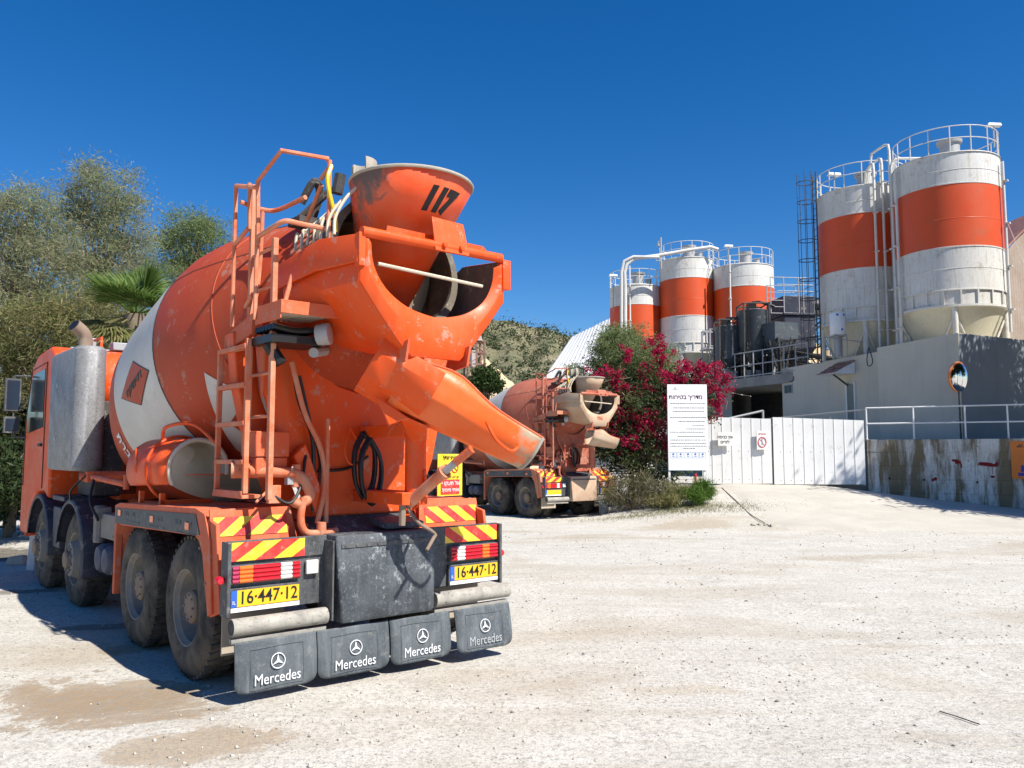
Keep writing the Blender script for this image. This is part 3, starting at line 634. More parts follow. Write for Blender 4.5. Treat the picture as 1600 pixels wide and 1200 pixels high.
    b = B(); b.tube([(.14, -.30, 1.42), (.14, -.30, 2.0)], .085, 18); b.box(-.02, .22, -.36, .45, 1.36, 1.46); b.box(0.02, .18, -.30, .45, 1.90, 2.0); b.prism([(.16, -.22, 1.30), (.16, -.42, 1.42), (.16, -.40, 1.64), (.16, -.25, 1.66)], (.02, 0, 0))
    b.build('chute_column', m_or, root, 40, bevel=.006)
    b = B(); b.tube([(-.12, -.36, 2.04), (.22, -.42, 1.98)], .014, 8); b.tube([(.0, -.40, 1.92), (.24, -.44, 2.0)], .012, 8); b.build('locking_pin', M['steel'], root)
    if S['chute'] == 'back':
        b = B(); a, c = Vector((.08, -.28, 1.36)), Vector((.16, -.68, 1.63)); e = Vector((.25, -.90, 1.80))
        b.tube([a, c], .045, 14); b.tube([c-(c-a)*.06, c], .058, 14); so_ = b.build('chute_strut', m_tube, root)
        b = B(); b.tube([c, c.lerp(e, .45)], .030, 12); b.build('strut_rod', M['steel'], so_); b = B(); b.tube([c.lerp(e, .4), e], .035, 8); b.build('strut_end', m_od, so_)
        b = B(); b.curve([a+Vector((-.02, -.02, 0)), (.06, -.36, 1.30), (.10, -.42, 1.22), (.22, -.46, 1.14), (.20, -.47, 1.10), (.12, -.50, 1.02)], .014, 8, 3); b.tube([(.02, -.30, 1.38), (.02, -.30, 1.20)], .028, 8); b.build('crank_handle', M['hub'], so_)
    # hose loops
    b = B()
    for k in range(4):
        cx, cz = .0+k*.016-.02*(k % 2), 1.69-.02*k; y0 = .30-.028*k
        b.curve([(cx+.0, y0, cz+.26), (cx+.10, y0-.01, cz+.12-.02*k), (cx+.09, y0-.02, cz-.15), (cx+.01, y0-.02, cz-.27-.02*(k % 2)), (cx-.075, y0-.01, cz-.15), (cx-.08, y0, cz+.10), (cx, y0, cz+.26)], .017, 8, 5)
    b.build('wash_hose', M['hose'], root)
    b = B(); b.curve([(-.10, .34, 1.98), (-.17, .30, 1.80), (-.13, .28, 1.68), (-.02, .28, 1.70), (-.04, .30, 1.84), (-.10, .34, 1.98)], .008, 6); b.build('hose_hook', m_or, root)
    b = B(); b.curve([(-.62, .34, 2.45), (-.58, .33, 2.2), (-.46, .32, 1.9), (-.44, .32, 1.6), (-.44, .32, 1.3)], .016, 6); b.curve([(-.56, .36, 2.4), (-.46, .34, 2.0), (-.38, .33, 1.7), (-.40, .33, 1.3)], .012, 6); b.curve([(-.36, .40, 1.62), (-.1, .38, 1.64), (.1, .38, 1.74)], .014, 6); b.build('control_hoses', M['hose'], root)
    b = B(); b.curve([(-.66, .30, 2.5), (-.54, .30, 2.1), (-.40, .28, 1.8), (-.36, .28, 1.5), (-.42, .28, 1.2)], .022, 8); b.tube([(-.34, .28, 1.2), (-.34, .28, 2.05)], .02, 8)
    b.curve([(-.28, .20, 1.14), (-.45, .20, 1.13), (-.56, .20, 1.15), (-.60, .20, 1.25), (-.58, .2, 1.42)], .030, 10); b.tube([(-.42, .2, 1.10), (-.42, .2, 1.22)], .04, 10); b.build('water_pipes', m_tube, root, 40)
    b = B(); b.curve([(-1.02, .42, 1.62), (-.80, .30, 1.62), (-.62, .24, 1.60), (-.54, .22, 1.50), (-.52, .22, 1.42), (-.60, .22, 1.37), (-.66, .24, 1.40)], .042, 12); b.tube([(-1.06, .48, 1.64), (-.86, .40, 1.64)], .07, 12); b.build('pump_pipe', m_tube, root, 40)
    b = B(); b.box(-.94, -.66, .30, .60, 1.74, 1.94); b.box(-.93, -.67, .31, .59, 1.60, 1.735); b.build('hydraulic_box', m_od, root, bevel=.01)
    b = B(); b.box(-.86, -.76, .22, .27, 1.38, 1.52); b.tube([(-.84, .24, 1.5), (-.99, .15, 1.40)], .012, 6); b.tube([(-.62, .26, 1.50), (-.62, .26, 1.68)], .035, 10); b.build('valve_block', m_tube, root, bevel=.004)
    # --- ladder, platform, guard rails on the left rear
    b = B(); X = -1.02
    for y, z0, z1 in ((.88, 1.46, 2.62), (.30, 1.46, 2.66)): b.box(X-.02, X+.02, y-.018, y+.018, z0, z1)
    for z in (2.60, 2.30, 2.0, 1.70, 1.46): b.box(X-.03, X+.03, .30, .88, z-.018, z+.018)
    b.box(X-.03, X+.12, .28, .90, 1.42, 1.45); b.build('lower_ladder', m_tube, root, bevel=.004)
    b = B(); X = -.93
    for y, z0, z1 in ((.50, 1.42, 3.95), (.06, 1.42, 3.42)): b.box(X-.02, X+.02, y-.025, y+.025, z0, z1)
    for z in (2.05, 2.38, 2.72, 3.05, 3.35): b.tube([(X, .06, z), (X, .50, z)], .014, 8)
    b.build('upper_ladder', m_tube, root, bevel=.004)
    b = B()
    b.tube([T(403, 384, 'X', -1), T(403, 283, 'X', -1), (-1.0, -.17, 4.03), (-.62, -.17, 4.06), (-.56, -.1, 4.03), (-.58, .02, 3.95)], .018, 8)
    b.tube([(-1.0, .24, 3.85), (-1.0, .70, 3.98)], .018, 8); b.tube([(-1.0, .70, 3.98), (-1.0, .70, 2.8)], .018, 8)
    b.tube([(-1.0, .24, 3.55), (-1.0, .24, 2.8)], .018, 8); b.tube([(-1.0, .40, 3.55), (-1.0, .42, 3.93)], .018, 8); b.tube([(-1.0, .42, 3.56), (-1.0, .70, 3.48)], .018, 8)
    b.tube([(-.60, -.17, 2.88), (-.60, -.17, 4.05)], .018, 8)
    b.curve([(-.60, -.17, 3.50), (-.82, -.17, 3.50), (-.95, -.17, 3.50), (-1.0, -.08, 3.47), (-1.0, .24, 3.45)], .020, 8, 4)
    b.curve([(-1.0, .60, 3.82), (-.82, .62, 3.80), (-.70, .55, 3.80), (-.62, .2, 3.84)], .020, 8, 4); b.curve([(-.80, .62, 3.80), (-.80, .64, 3.4), (-.84, .62, 3.05), (-.95, .55, 2.95), (-1.0, .3, 3.0)], .018, 8, 4)
    b.tube([(-.58, .0, 3.9), (-.56, .3, 3.66)], .018, 8); b.tube([(-.85, .05, 2.9), (-.72, .12, 3.3), (-.60, .1, 3.5)], .018, 8)
    b.build('guard_rail', m_tube, root)
    b = B(); b.curve([(-.60, -.20, 4.0), (-.64, -.22, 3.85), (-.56, -.2, 3.6), (-.55, -.2, 3.48)], .016, 6); b.build('yellow_hose', M['yellow'], root)
    b = B(); x0, x1, y0, y1 = -.99, -.42, -.21, .26
    b.box(x0, x1, y0, y0+.012, 2.80, 2.90); b.box(x0, x0+.012, y0+.012, y1, 2.76, 2.90); b.box(x1-.012, x1, y0+.012, y1, 2.80, 2.90); b.box(x0+.012, x1-.012, y1-.012, y1, 2.80, 2.90)
    pf = b.build('platform', m_od, root, bevel=.003)
    b = B()
    for k in range(15): yy_ = y0+.03+k*.028; b.box(x0+.012, x1-.012, yy_, yy_+.006, 2.815, 2.845)
    for k in range(9): xx = x0+.04+k*.052; b.box(xx, xx+.006, y0+.013, y1-.013, 2.812, 2.842)
    b.build('platform_grating', M['cream'], pf)
    b = B()
    for k in range(6): b.curve([(-.98, -.05+.06*k, 2.72), (-.8, -.04+.06*k, 2.70), (-.62, -.05+.06*k, 2.72)], .026, 8, 4)
    b.box(-1.0, -.55, -.08, .3, 2.60, 2.66); b.tube([(-.95, .1, 2.6), (-.86, .05, 2.45)], .05, 8); b.build('oil_cooler', M['hose'], root)
    b = B(); b.lathe([(.0, -.01), (.08, 0), (.085, .04), (.085, .10), (.0, .11)], axisM((-.62, -.06, 2.68), (.6, -.6, .1)), 16); b.tube([(-.62, .0, 2.55), (-.42, .2, 2.60)], .04, 10); b.build('cooler_cap', M['steel'], root)
    b = B(); b.prism([(-1.0, .30, 2.86), (-1.0, .86, 2.74), (-1.0, .86, 2.60), (-1.0, .30, 2.70)], (.05, 0, 0)); b.prism([(-.93, .20, 2.76), (-.93, .42, 2.72), (-.93, .26, 2.2)], (.02, 0, 0)); b.box(-1.0, -.7, .66, .76, 2.62, 2.72); b.build('platform_bracket', m_od, root, bevel=.004)
    # --- spare chute stowed on the left fender
    if S['logo']:
        Mc = axisM((-.98, 1.42, 1.63), (-.04, 1, -.02), (1, 0, 0)); b = B()
        b.lathe([(.255, 0), (.27, .35), (.28, .7), (.285, 1.0)], Mc, 36, R(150), R(372)); sc_ = b.build('spare_chute', m_or, root, 40, solid=.014)
        b = B(); b.lathe([(.241, .005), (.256, .35), (.266, .7), (.271, .99)], Mc, 36, R(152), R(370)); b.build('chute_lining', M['cement'], sc_, 40)
        b = B(); b.tube([Mc @ Vector((.255*math.cos(a), .255*math.sin(a), 0)) for a in np.linspace(R(150), R(372), 30)], .020, 8); b.build('chute_lip', M['cream'], sc_)
        b = B(); b.tube([Mc @ Vector((.30*math.cos(a), .30*math.sin(a), .45)) for a in np.linspace(R(100), R(300), 20)], .014, 8); b.curve([(-1.15, 1.9, 1.90), (-1.18, 1.7, 2.0), (-1.05, 1.4, 2.02), (-.95, 1.1, 1.85)], .016, 8); b.tube([(-1.27, 2.2, 1.60), (-1.30, 2.15, 1.60), (-1.30, 2.15, 1.80), (-1.27, 2.2, 1.82)], .012, 6); b.box(-1.24, -.8, 1.6, 1.63, 1.30, 1.36); b.box(-1.24, -1.2, 1.6, 1.64, 1.30, 1.42); b.box(-1.24, -1.2, 2.2, 2.24, 1.28, 1.42); b.build('chute_clamp', m_or, sc_)
    # --- water tank across the frame behind the cab
    b = B(); b.lathe([(.0, -.98), (.25, -.97), (.38, -.92), (.42, -.82), (.42, .82), (.38, .92), (.25, .97), (.0, .98)], axisM((0, 5.25, 2.62), (1, 0, 0)), 40)
    wt = b.build('water_tank', m_or, root, 40)
    if S['logo']:
        text('tank_number', '117', .26, M['ink'], wt, lambda a, b_, c_: Vector((-.984-c_, 5.22-a, 2.52+b_)), .002, bold=.01)
    b = B(); b.tube([(-.99, 4.86, 2.2), (-.99, 4.86, 3.16), (-.99, 5.2, 3.16)], .018, 8); b.box(-1.0, -.985, 5.0, 5.16, 2.76, 2.92); b.box(-.7, .7, 4.9, 5.6, 1.2, 2.25); b.build('tank_frame', m_or, root, bevel=.004)
    b = B(); b.box(-1.0, -.5, 4.9, 5.7, 1.25, 2.4); b.box(-.5, .9, 5.75, 6.2, 1.1, 2.9); b.build('engine_housing', M['dark'], root, bevel=.02)
    b = B(); b.tube([(-1.12, 3.1, 1.40), (-1.12, 3.1, 1.55)], .03, 8); b.box(-1.2, -.4, 4.35, 4.5, 1.44, 1.56); b.tube([(-1.24, 4.5, 1.50), (-.6, 4.2, 1.52)], .05, 8); b.tube([(-1.1, 3.2, 1.45), (-1.15, 4.3, 1.5)], .035, 8); b.build('frame_pipes', m_od, root, bevel=.004)
    b = B(); b.curve([(-1.16, 4.2, 1.5), (-1.24, 4.0, 1.25), (-1.2, 3.8, 1.05)], .016, 6); b.build('brake_hose', M['hose'], root); b = B(); b.curve([(-1.2, 4.4, 1.52), (-1.3, 4.62, 1.35), (-1.26, 4.8, 1.2)], .012, 6); b.build('cable', M['hose'], root)
    b = B(); b.curve([(-.52, .30, 1.75), (-.60, .22, 1.5), (-.70, .2, 1.38), (-.84, .24, 1.46)], .012, 6); b.build('drain_hose', M['hose'], root); b = B(); b.box(-.70, -.63, .24, .30, 1.52, 1.60); b.tube([(-.665, .24, 1.62), (-.70, .16, 1.66)], .008, 6); b.build('lever', M['steel'], root, bevel=.003)
    # --- silencer and exhaust
    b = B(); cs = []
    for z in (1.56, 1.60, 3.0, 3.04):
        k = .03 if z in (1.56, 3.04) else 0; x0, x1, y0, y1, r_ = -1.28+k, -.93-k, 4.72+k, 6.22-k, .14; sec = []
        for cx_, cy_, a0 in ((x0+r_, y0+r_, math.pi), (x1-r_, y0+r_, 1.5*math.pi), (x1-r_, y1-r_, 0), (x0+r_, y1-r_, .5*math.pi)):
            for a in np.linspace(a0, a0+math.pi/2, 6): sec.append(Vector((cx_+r_*math.cos(a), cy_+r_*math.sin(a), z)))
        cs.append(sec)
    b.loft(cs, close=True); b.add(cs[-1], [tuple(range(24))]); b.add(cs[0], [tuple(range(24))[::-1]])
    si = b.build('silencer', M['silencer'], root, 40)
    b = B()
    for z in (1.95, 2.62):
        for y in (5.7,): b.lathe([(0, .006), (.03, .004), (.04, 0)], axisM((-1.283, y, z), (-1, 0, 0)), 12)
    b.build('silencer_boss', M['steel'], si)
    b = B(); b.curve([(-1.0, 5.62, 3.0), (-1.0, 5.62, 3.20), (-1.04, 5.60, 3.30), (-1.15, 5.56, 3.38)], .085, 16, 5); ep = b.build('exhaust_pipe', M['hub'], root); b = B(); b.lathe([(0, .002), (.078, .004)], axisM((-1.152, 5.559, 3.382), (-.8, -.3, .55)), 16); b.build('pipe_bore', M['hose'], ep)
    # --- cab
    b = B(); yb, yf = 6.28, 8.12
    side = [(yb, 1.18), (yb, 3.08), (yb+.25, 3.20), (7.35, 3.16), (7.75, 3.0), (yf-.10, 2.35), (yf, 1.9), (yf, .62), (7.45, .62), (7.35, 1.0), (7.0, 1.24), (6.5, 1.26)]
    secs = []
    for x, k in ((-1.22, 0), (-1.20, 0), (1.20, 0), (1.22, 0)):
        ins = .03 if abs(x) > 1.21 else 0
        secs.append([Vector((x, 7.1+(y-7.1)*(1-ins), 1.9+(z-1.9)*(1-ins))) for y, z in side])
    b.loft(secs, close=True); nn = len(side); b.add(secs[0], [tuple(range(nn))]); b.add(secs[-1], [tuple(range(nn))[::-1]])
    cab = b.build('cab', m_or, root, 35, bevel=.015)
    for s in (-1, 1):
        b = B(); b.prism([(s*1.222, y, z) for y, z in ((6.78, 2.12), (6.78, 2.92), (7.62, 2.88), (7.92, 2.28), (7.86, 2.05))], (s*.006, 0, 0)); b.build('side_window', M['glass'], cab)
        b = B(); b.tube([(s*1.226, y, z) for y, z in ((6.66, 1.30), (6.66, 3.0), (7.68, 2.96), (8.0, 2.2), (8.0, 1.30))], .007, 5); b.box(*sorted((s*1.225, s*1.25)), 6.78, 6.96, 1.86, 1.90); b.build('door_seam', M['dark'], cab)
        b = B(); b.box(*sorted((s*1.30, s*1.50)), 8.02, 8.10, 2.38, 2.86); b.box(*sorted((s*1.30, s*1.50)), 8.02, 8.10, 2.06, 2.30); b.tube([(s*1.2, 7.95, 2.9), (s*1.38, 8.06, 2.9), (s*1.38, 8.06, 2.0), (s*1.2, 7.98, 2.0)], .018, 8); mo = b.build('mirror', M['black'], cab, bevel=.02)
        b = B(); b.box(*sorted((s*1.32, s*1.48)), 8.012, 8.017, 2.41, 2.83); b.box(*sorted((s*1.32, s*1.48)), 8.012, 8.017, 2.09, 2.27); b.build('mirror_glass', M['mirror'], mo)
    b = B(); b.prism([(-1.1, 7.77, 2.98), (1.1, 7.77, 2.98), (1.1, 8.05, 2.38), (-1.1, 8.05, 2.38)], (0, .02, .01)); b.build('windscreen', M['glass'], cab)
    b = B(); b.box(-1.15, 1.15, yf+.004, yf+.05, .55, 1.0); b.build('front_bumper', m_or, cab, bevel=.02)
    b = B(); b.box(-.9, .9, 6.9, 7.0, 3.2, 3.26); b.box(-.85, -.7, 6.35, 6.5, 3.19, 3.34); b.box(-.5, -.2, 6.3, 6.5, 3.19, 3.30); b.build('roof_fittings', M['steel'], cab, bevel=.01)
    # --- front fenders
    for s in (-1, 1):
        for y, r_, a0, a1 in ((4.785, .67, -12, 168), (6.57, .66, -5, 170)):
            b = B(); rows = []
            for a in np.linspace(R(a0), R(a1), 20):
                c_, s_ = math.cos(a), math.sin(a)
                rows.append([Vector((x, y-(r_+o_)*c_, .545+(r_+o_)*s_)) for x, o_ in ((s*1.27, -.03), (s*1.275, .0), (s*1.26, .02), (s*.84, .02))])
            b.loft(rows); b.build('front_fender', M['navy'], root, 50, solid=.012)
    b = B(); b.box(-1.22, -.5, 5.36, 6.0, 1.18, 1.24); b.box(-1.22, -1.1, 5.5, 5.9, .60, 1.1); b.box(-.5, .5, 5.3, 7.9, .6, 1.15); b.build('engine_skirt', M['navy'], root, bevel=.01)
    b = B()
    for y in (3.42, 3.70):
        b.lathe([(0, -.02), (.12, 0), (.15, .04), (.15, .42), (.12, .46), (0, .48)], axisM((-1.22, y, .66), (1, 0, 0)), 20)
    b.build('air_tank', M['tanknavy'], root, 40)
    b = B(); b.box(-1.15, -.55, 3.3, 3.9, .86, 1.12); b.tube([(-1.15, 3.95, 1.2), (-1.15, 3.95, .8)], .06, 10); b.box(-1.2, -1.05, 3.86, 4.02, 1.05, 1.18); b.tube([(-1.1, 3.2, 1.0), (-1.1, 4.1, .95)], .03, 8); b.build('battery_box', M['steel_dusty'], root, bevel=.01)
    # --- yellow warning plate on the right fender
    if S['logo']:
        p0 = Vector((1.02, .62, 1.36)); b = B(); b.box(1.0, 1.29, .62, .632, 1.36, 1.76); ws = b.build('warning_plate', M['syel2'], root); ws['label'] = 'yellow and red warning plate with Hebrew writing'
        b = B(); b.box(1.035, 1.255, .614, .6185, 1.375, 1.515); b.build('red_panel', M['sred'], ws)
        for s_, sz, z, mt in (('!זהירות'[0]+heb('זהירות'), .062, 1.725, 'ink'), (heb('אני לא רואה אותך'), .028, 1.54, 'ink'), (heb('אל תעקוף'), .052, 1.478, 'whiteink'), ('!'+heb('אותי מימין'), .046, 1.415, 'whiteink')):
            text('plate_wording', s_, sz, M[mt], ws, planefn((1.145, .613, z), (1, 0, 0), (0, 0, 1)), .0008, bold=.0008)
        b = B(); c = Vector((1.20, .614, 1.625)); b.tube([c+Vector((.038*math.cos(a), 0, .042*math.sin(a))) for a in np.linspace(0, 2*math.pi, 21)[:-1]], .0045, 6, closed=True); b.tube([c+Vector((-.027, 0, .03)), c+Vector((.027, 0, -.03))], .004, 6)
        c = Vector((1.09, .614, 1.63)); b.tube([c+Vector((.028*math.cos(a), 0, .03*math.sin(a))) for a in np.linspace(0, 2*math.pi, 17)[:-1]], .004, 6, closed=True); b.build('plate_symbols', M['sred'], ws)
    if S.get('forknum'):
        text('funnel_number', S['forknum'], .13, m_od, fk, planefn((0, YB-.045, 2.70), (1, 0, 0), (0, 0, 1)), .002, bold=.004)
    return root
M['sred'] = paint('hazard_red', (.62, .012, .010), .25, (.55, .25, .18), rough=.4, scale=6)
M['syel'] = paint('hazard_yellow', (.88, .56, .015), .25, (.55, .45, .2), rough=.4, scale=6); M['syel2'] = paint('sign_yellow', (.90, .74, .02), .12, (.7, .6, .4), rough=.4)
M['cementdark'] = paint('dark_dried_cement', (.11, .095, .075), .6, (.22, .19, .14), rough=.9, scale=4, bmp=.6)
M['dullink'] = flat('worn_print', (.36, .38, .39), .7)
M['flap'] = paint('grey_rubber_flap', (.055, .066, .076), .55, (.17, .19, .20), rough=.65, scale=3.5, fine=.7, streak=.9, chip=.3, chipc=(.25, .24, .21)); M['flapline'] = flat('flap_line', (.13, .15, .16), .8)
M['flap_pale'] = paint('pale_dusty_flap', (.40, .34, .26), .5, (.50, .44, .36), rough=.9, scale=5)
M['silencer'] = paint('brushed_aluminium_cover', (.29, .295, .30), .5, (.15, .15, .15), rough=.55, metal=.3, scale=4, fine=1.0, chip=.5, chipc=(.42, .42, .42))
M['mirror'] = flat('mirror_glass', (.02, .03, .05), .08); M['tanknavy'] = paint('dusty_navy_steel', (.035, .045, .09), .5, (.2, .19, .18), rough=.6)
S1 = dict(label='bright orange concrete mixer truck numbered 117 parked in the foreground with its chute lowered', logo=True, plate='16·447·12', chute='back', tube=M['tube_pale'], dw=M['drum_white'], drum=M['drum'], od=M['orange_dusty'], fork=M['cement'], forkmat=M['orange'], flaps=[(-1.225, -.60), (-.59, .03), (.045, .63), (.68, 1.28)])
S1['or'] = M['orange']
truck1 = build_truck((TX, TY, 0), TH, S1)
# ---- the second truck: faded, cement-caked, its chute folded away
fo = paint('faded_pink_orange_paint', (.55, .14, .06), .5, (.52, .38, .26), rough=.75, scale=3)
fd = paint('faded_drum_paint', (.42, .095, .05), .4, (.42, .22, .15), rough=.75, scale=1.5)
fr = paint('rusty_red_frame_paint', (.42, .07, .03), .5, (.45, .33, .24), rough=.75, scale=4)
ck = paint('cement_caked_paint', (.50, .40, .28), .7, (.44, .20, .12), rough=.95, scale=3.5, bmp=.6)
S2 = dict(label='faded cement caked concrete mixer truck parked behind by the flowering bush', logo=False, plate='', chute='side', tube=fr, dw=M['drum_white'], drum=fd, od=fo, fork=ck, forkmat=ck, flaps=[(.55, .9)], forknum='736')
S2['or'] = fr
TH2 = .62
P = W(820, 811, 22.6); c2, s2 = math.cos(TH2), math.sin(TH2)
lx, ly = -1.25, .9
truck2 = build_truck((P.x-(lx*c2-ly*s2), P.y-(lx*s2+ly*c2), .0), TH2, S2)

# ------------------------------------------------------------------ foliage
def leaf_mat(name, cols, trans=.35, rough=.6):
    m, n, b, L = nodes(name); g = n.nodes.new('ShaderNodeNewGeometry')
    c = ramp(n, g.outputs['Random Per Island'], [(i/(len(cols)-1), q) for i, q in enumerate(cols)])
    c = mixc(n, ramp(n, noise(n, mapping(n), .9, 3), [(.35, 0), (.7, .5)]), c, tuple(x*.8 for x in cols[-1]))
    L(c, b.inputs['Base Color']); b.inputs['Roughness'].default_value = rough; b.inputs['Specular IOR Level'].default_value = .25
    t = n.nodes.new('ShaderNodeBsdfTranslucent'); L(c, t.inputs[0]); mx = n.nodes.new('ShaderNodeMixShader'); mx.inputs[0].default_value = trans
    L(b.outputs[0], mx.inputs[1]); L(t.outputs[0], mx.inputs[2]); L(mx.outputs[0], n.nodes['Material Output'].inputs[0]); return m
def unit(a): return a/np.maximum(np.linalg.norm(a, axis=1, keepdims=True), 1e-9)
def leaves(name, P, mat, parent, l, wd, droop=0, axisdir=None, spread=1.0, vary=.4):
    n = len(P); d = rng.normal(size=(n, 3))
    if axisdir is not None: d = d*spread+np.asarray(axisdir)
    d = unit(d); d[:, 2] -= droop; d = unit(d); q = unit(np.cross(d, rng.normal(size=(n, 3))))
    L_ = (l*(1+vary*rng.normal(size=(n, 1)))).clip(l*.3, l*2); Wd = wd*(1+.3*rng.normal(size=(n, 1))).clip(.4, 2)
    v = np.stack([P-d*L_/2, P+q*Wd/2, P+d*L_/2, P-q*Wd/2], 1).reshape(-1, 3)
    me = bpy.data.meshes.new(name); npmesh(me, v, np.arange(4*n).reshape(n, 4)); me.materials.append(mat)
    o = bpy.data.objects.new(name, me); COL.objects.link(o); o.parent = parent; return o
def clumpy(blobs, nclump, per, sig, shell=.55):
    """blobs: (centre, (rx,ry,rz)) -> leaf positions gathered in clumps, mostly in the outer half"""
    out = []; cen = []
    vol = np.array([b[1][0]*b[1][1]*b[1][2] for b in blobs])**.67; vol /= vol.sum()
    for (c, r), wt in zip(blobs, vol):
        k = max(3, int(nclump*wt)); d = unit(rng.normal(size=(k, 3))); rad = (shell+(1-shell)*rng.random((k, 1)))**.8*(1+.12*rng.normal(size=(k, 1)))
        cc = np.asarray(c)+d*rad*np.asarray(r); cen.append(cc)
        s_ = sig*(.6+.9*rng.random((k, 1, 1)))
        out.append((cc[:, None, :]+rng.normal(size=(k, per, 3))*s_*np.array([1, 1, .7])).reshape(-1, 3))
    return np.concatenate(out), np.concatenate(cen)
bark = paint('grey_bark', (.16, .12, .08), .4, (.28, .24, .18), rough=.9, scale=5, bmp=.6)
def branches(name, base, cen, parent, n, r0, trunk_top, r=None):
    b = MB(); base = Vector(base); tt = Vector(trunk_top)
    b.tube([base+Vector((0, 0, -.2)), base.lerp(tt, .35)+Vector((.06, .05, 0)), base.lerp(tt, .7)+Vector((-.05, .04, 0)), tt], [r0, r0*.8, r0*.62, r0*.42], 10)
    tk = b.build('trunk', bark, parent, 60)
    b = MB()
    for i in rng.choice(len(cen), min(n, len(cen)), replace=False):
        e = Vector(cen[i]); s_ = base.lerp(tt, .45+.55*random.random()); m_ = s_.lerp(e, .5)+Vector((random.gauss(0, .15), random.gauss(0, .15), .15+random.random()*.25))
        b.tube([s_, m_, e], [r0*.28, r0*.16, r0*.05], 6)
    b.build('limbs', bark, parent, 60)
olive = leaf_mat('tamarisk_leaf', [(.13, .19, .08), (.20, .26, .12), (.30, .34, .18), (.38, .32, .22)], .45)
grey_g = leaf_mat('grey_green_leaf', [(.10, .16, .06), (.18, .24, .09), (.27, .31, .13)], .45)
dry = leaf_mat('dry_reed', [(.14, .14, .045), (.23, .21, .09), (.33, .27, .13), (.13, .18, .05)], .4)
green = leaf_mat('fresh_leaf', [(.05, .11, .02), (.10, .18, .035), (.19, .26, .07)], .4)
dkgreen = leaf_mat('dark_leaf', [(.012, .030, .010), (.03, .055, .016), (.055, .075, .025)], .25)
magenta = leaf_mat('magenta_bract', [(.20, .002, .026), (.38, .005, .052), (.54, .018, .095)], .4)
def px(u, v, D, rx, rz, ry=None):
    c = W(u, v, D); k = D/F; return (tuple(c), (rx*k, (ry or rx)*k, rz*k))
def tree(label, base, blobs, mat, ncl, per, sig, l, wd, r0=.12, droop=.25, group='trees behind the truck', name='tamarisk_tree', nb=60):
    t = empty(name, base, 0, label, 'tree', group); P, cen = clumpy(blobs, ncl, per, sig)
    off = np.asarray(base, float); P = P-off; cen = cen-off
    P = P[P[:, 2] > .05]; leaves('crown', P, mat, t, l, wd, droop)
    top = cen.mean(0); branches('b', (0, 0, 0), cen, t, nb, r0, (top[0], top[1], top[2]*.95)); return t
g0 = lambda u, D: (float(W(u, 708, D).x), D, 0.0)
tree('tall feathery grey green tree rising highest behind the truck cab', g0(150, 20), [px(165, 300, 20, 50, 55), px(195, 350, 20, 42, 60), px(130, 380, 20, 62, 60), px(200, 430, 20, 45, 50), px(110, 320, 20, 25, 28), px(150, 480, 20, 70, 50)], olive, 400, 110, .18, .125, .016, .14)
tree('olive feathery tree at the left edge of the yard', g0(20, 18.5), [px(35, 340, 18.5, 55, 50), px(75, 420, 18.5, 60, 55), px(-20, 400, 18.5, 60, 90), px(20, 480, 18.5, 70, 60)], olive, 350, 110, .18, .125, .016, .14)
tree('lower airy grey green tree seen over the drum of the front truck', g0(305, 23), [px(300, 355, 23, 38, 28), px(325, 385, 23, 32, 45), px(275, 395, 23, 38, 35), px(300, 430, 23, 52, 30)], grey_g, 240, 100, .17, .11, .018, .10)
tree('bushy tree with yellowing sprays between the palm and the cab', g0(110, 17), [px(60, 520, 17, 75, 55), px(140, 520, 17, 70, 60), px(20, 600, 17, 60, 80), px(110, 590, 17, 80, 60)], dry, 380, 110, .18, .13, .016, .10, group='shrubs behind the truck', name='reed_shrub')
tree('dark green shrub mass low beside the truck cab', g0(15, 17.5), [px(10, 690, 17.5, 70, 60), px(-60, 640, 17.5, 60, 90), px(60, 700, 17.5, 60, 60), px(-20, 780, 17.5, 60, 40), px(140, 700, 17.5, 80, 60), px(-10, 745, 15.2, 45, 45), px(-60, 740, 14.6, 60, 60), px(35, 760, 16.0, 30, 30)], dkgreen, 560, 70, .18, .14, .04, .10, group='shrubs behind the truck', name='dark_shrub')
# --- fan palm
def fan_palm(base, top, lab):
    t = empty('fan_palm', base, 0, lab, 'palm tree'); h = Vector(top)-Vector(base)
    b = MB(); b.tube([(0, 0, -.2), h*.5+Vector((.05, 0, 0)), h], [.2, .17, .2], 14); b.build('trunk', bark, t, 60)
    for gi, (nm, mat, num, el0, el1, ln) in enumerate((('frond', green, 20, 0, 82, .85), ('dead_frond', dry, 18, -80, 20, .85))):
        for k in range(num):
            az = 2.4*k+gi; el = R(el0+(el1-el0)*((k*.618) % 1)); d = Vector((math.cos(az)*math.cos(el), math.sin(az)*math.cos(el), math.sin(el)))
            s_ = d.cross(Vector((0, 0, 1))).normalized(); u_ = s_.cross(d); pe = h+d*ln*.65; b = MB(); b.tube([h, pe], [.022, .014], 5)
            for j in range(30):
                a = R(-92+184*j/29); dd = (d*math.cos(a)+s_*math.sin(a)); dd = (dd+u_*(.25*math.cos(a)-.1)).normalized(); ll = ln*.85*(.75+.25*math.cos(a))*(.92+.16*random.random())
                e = pe+dd*ll+Vector((0, 0, -.12*ll*(1+gi)*random.random())); m_ = pe+dd*ll*.55; q = dd.cross(u_).normalized()*.022
                b.add([pe, m_+q+u_*.006, e, m_-q], [(0, 1, 2, 3)])
            b.build(nm, mat, t, 0)
pb = W(212, 700, 15.5); pb.z = 0
fan_palm(pb, W(212, 492, 15.5), 'fan palm with a skirt of dry fronds behind the drum')
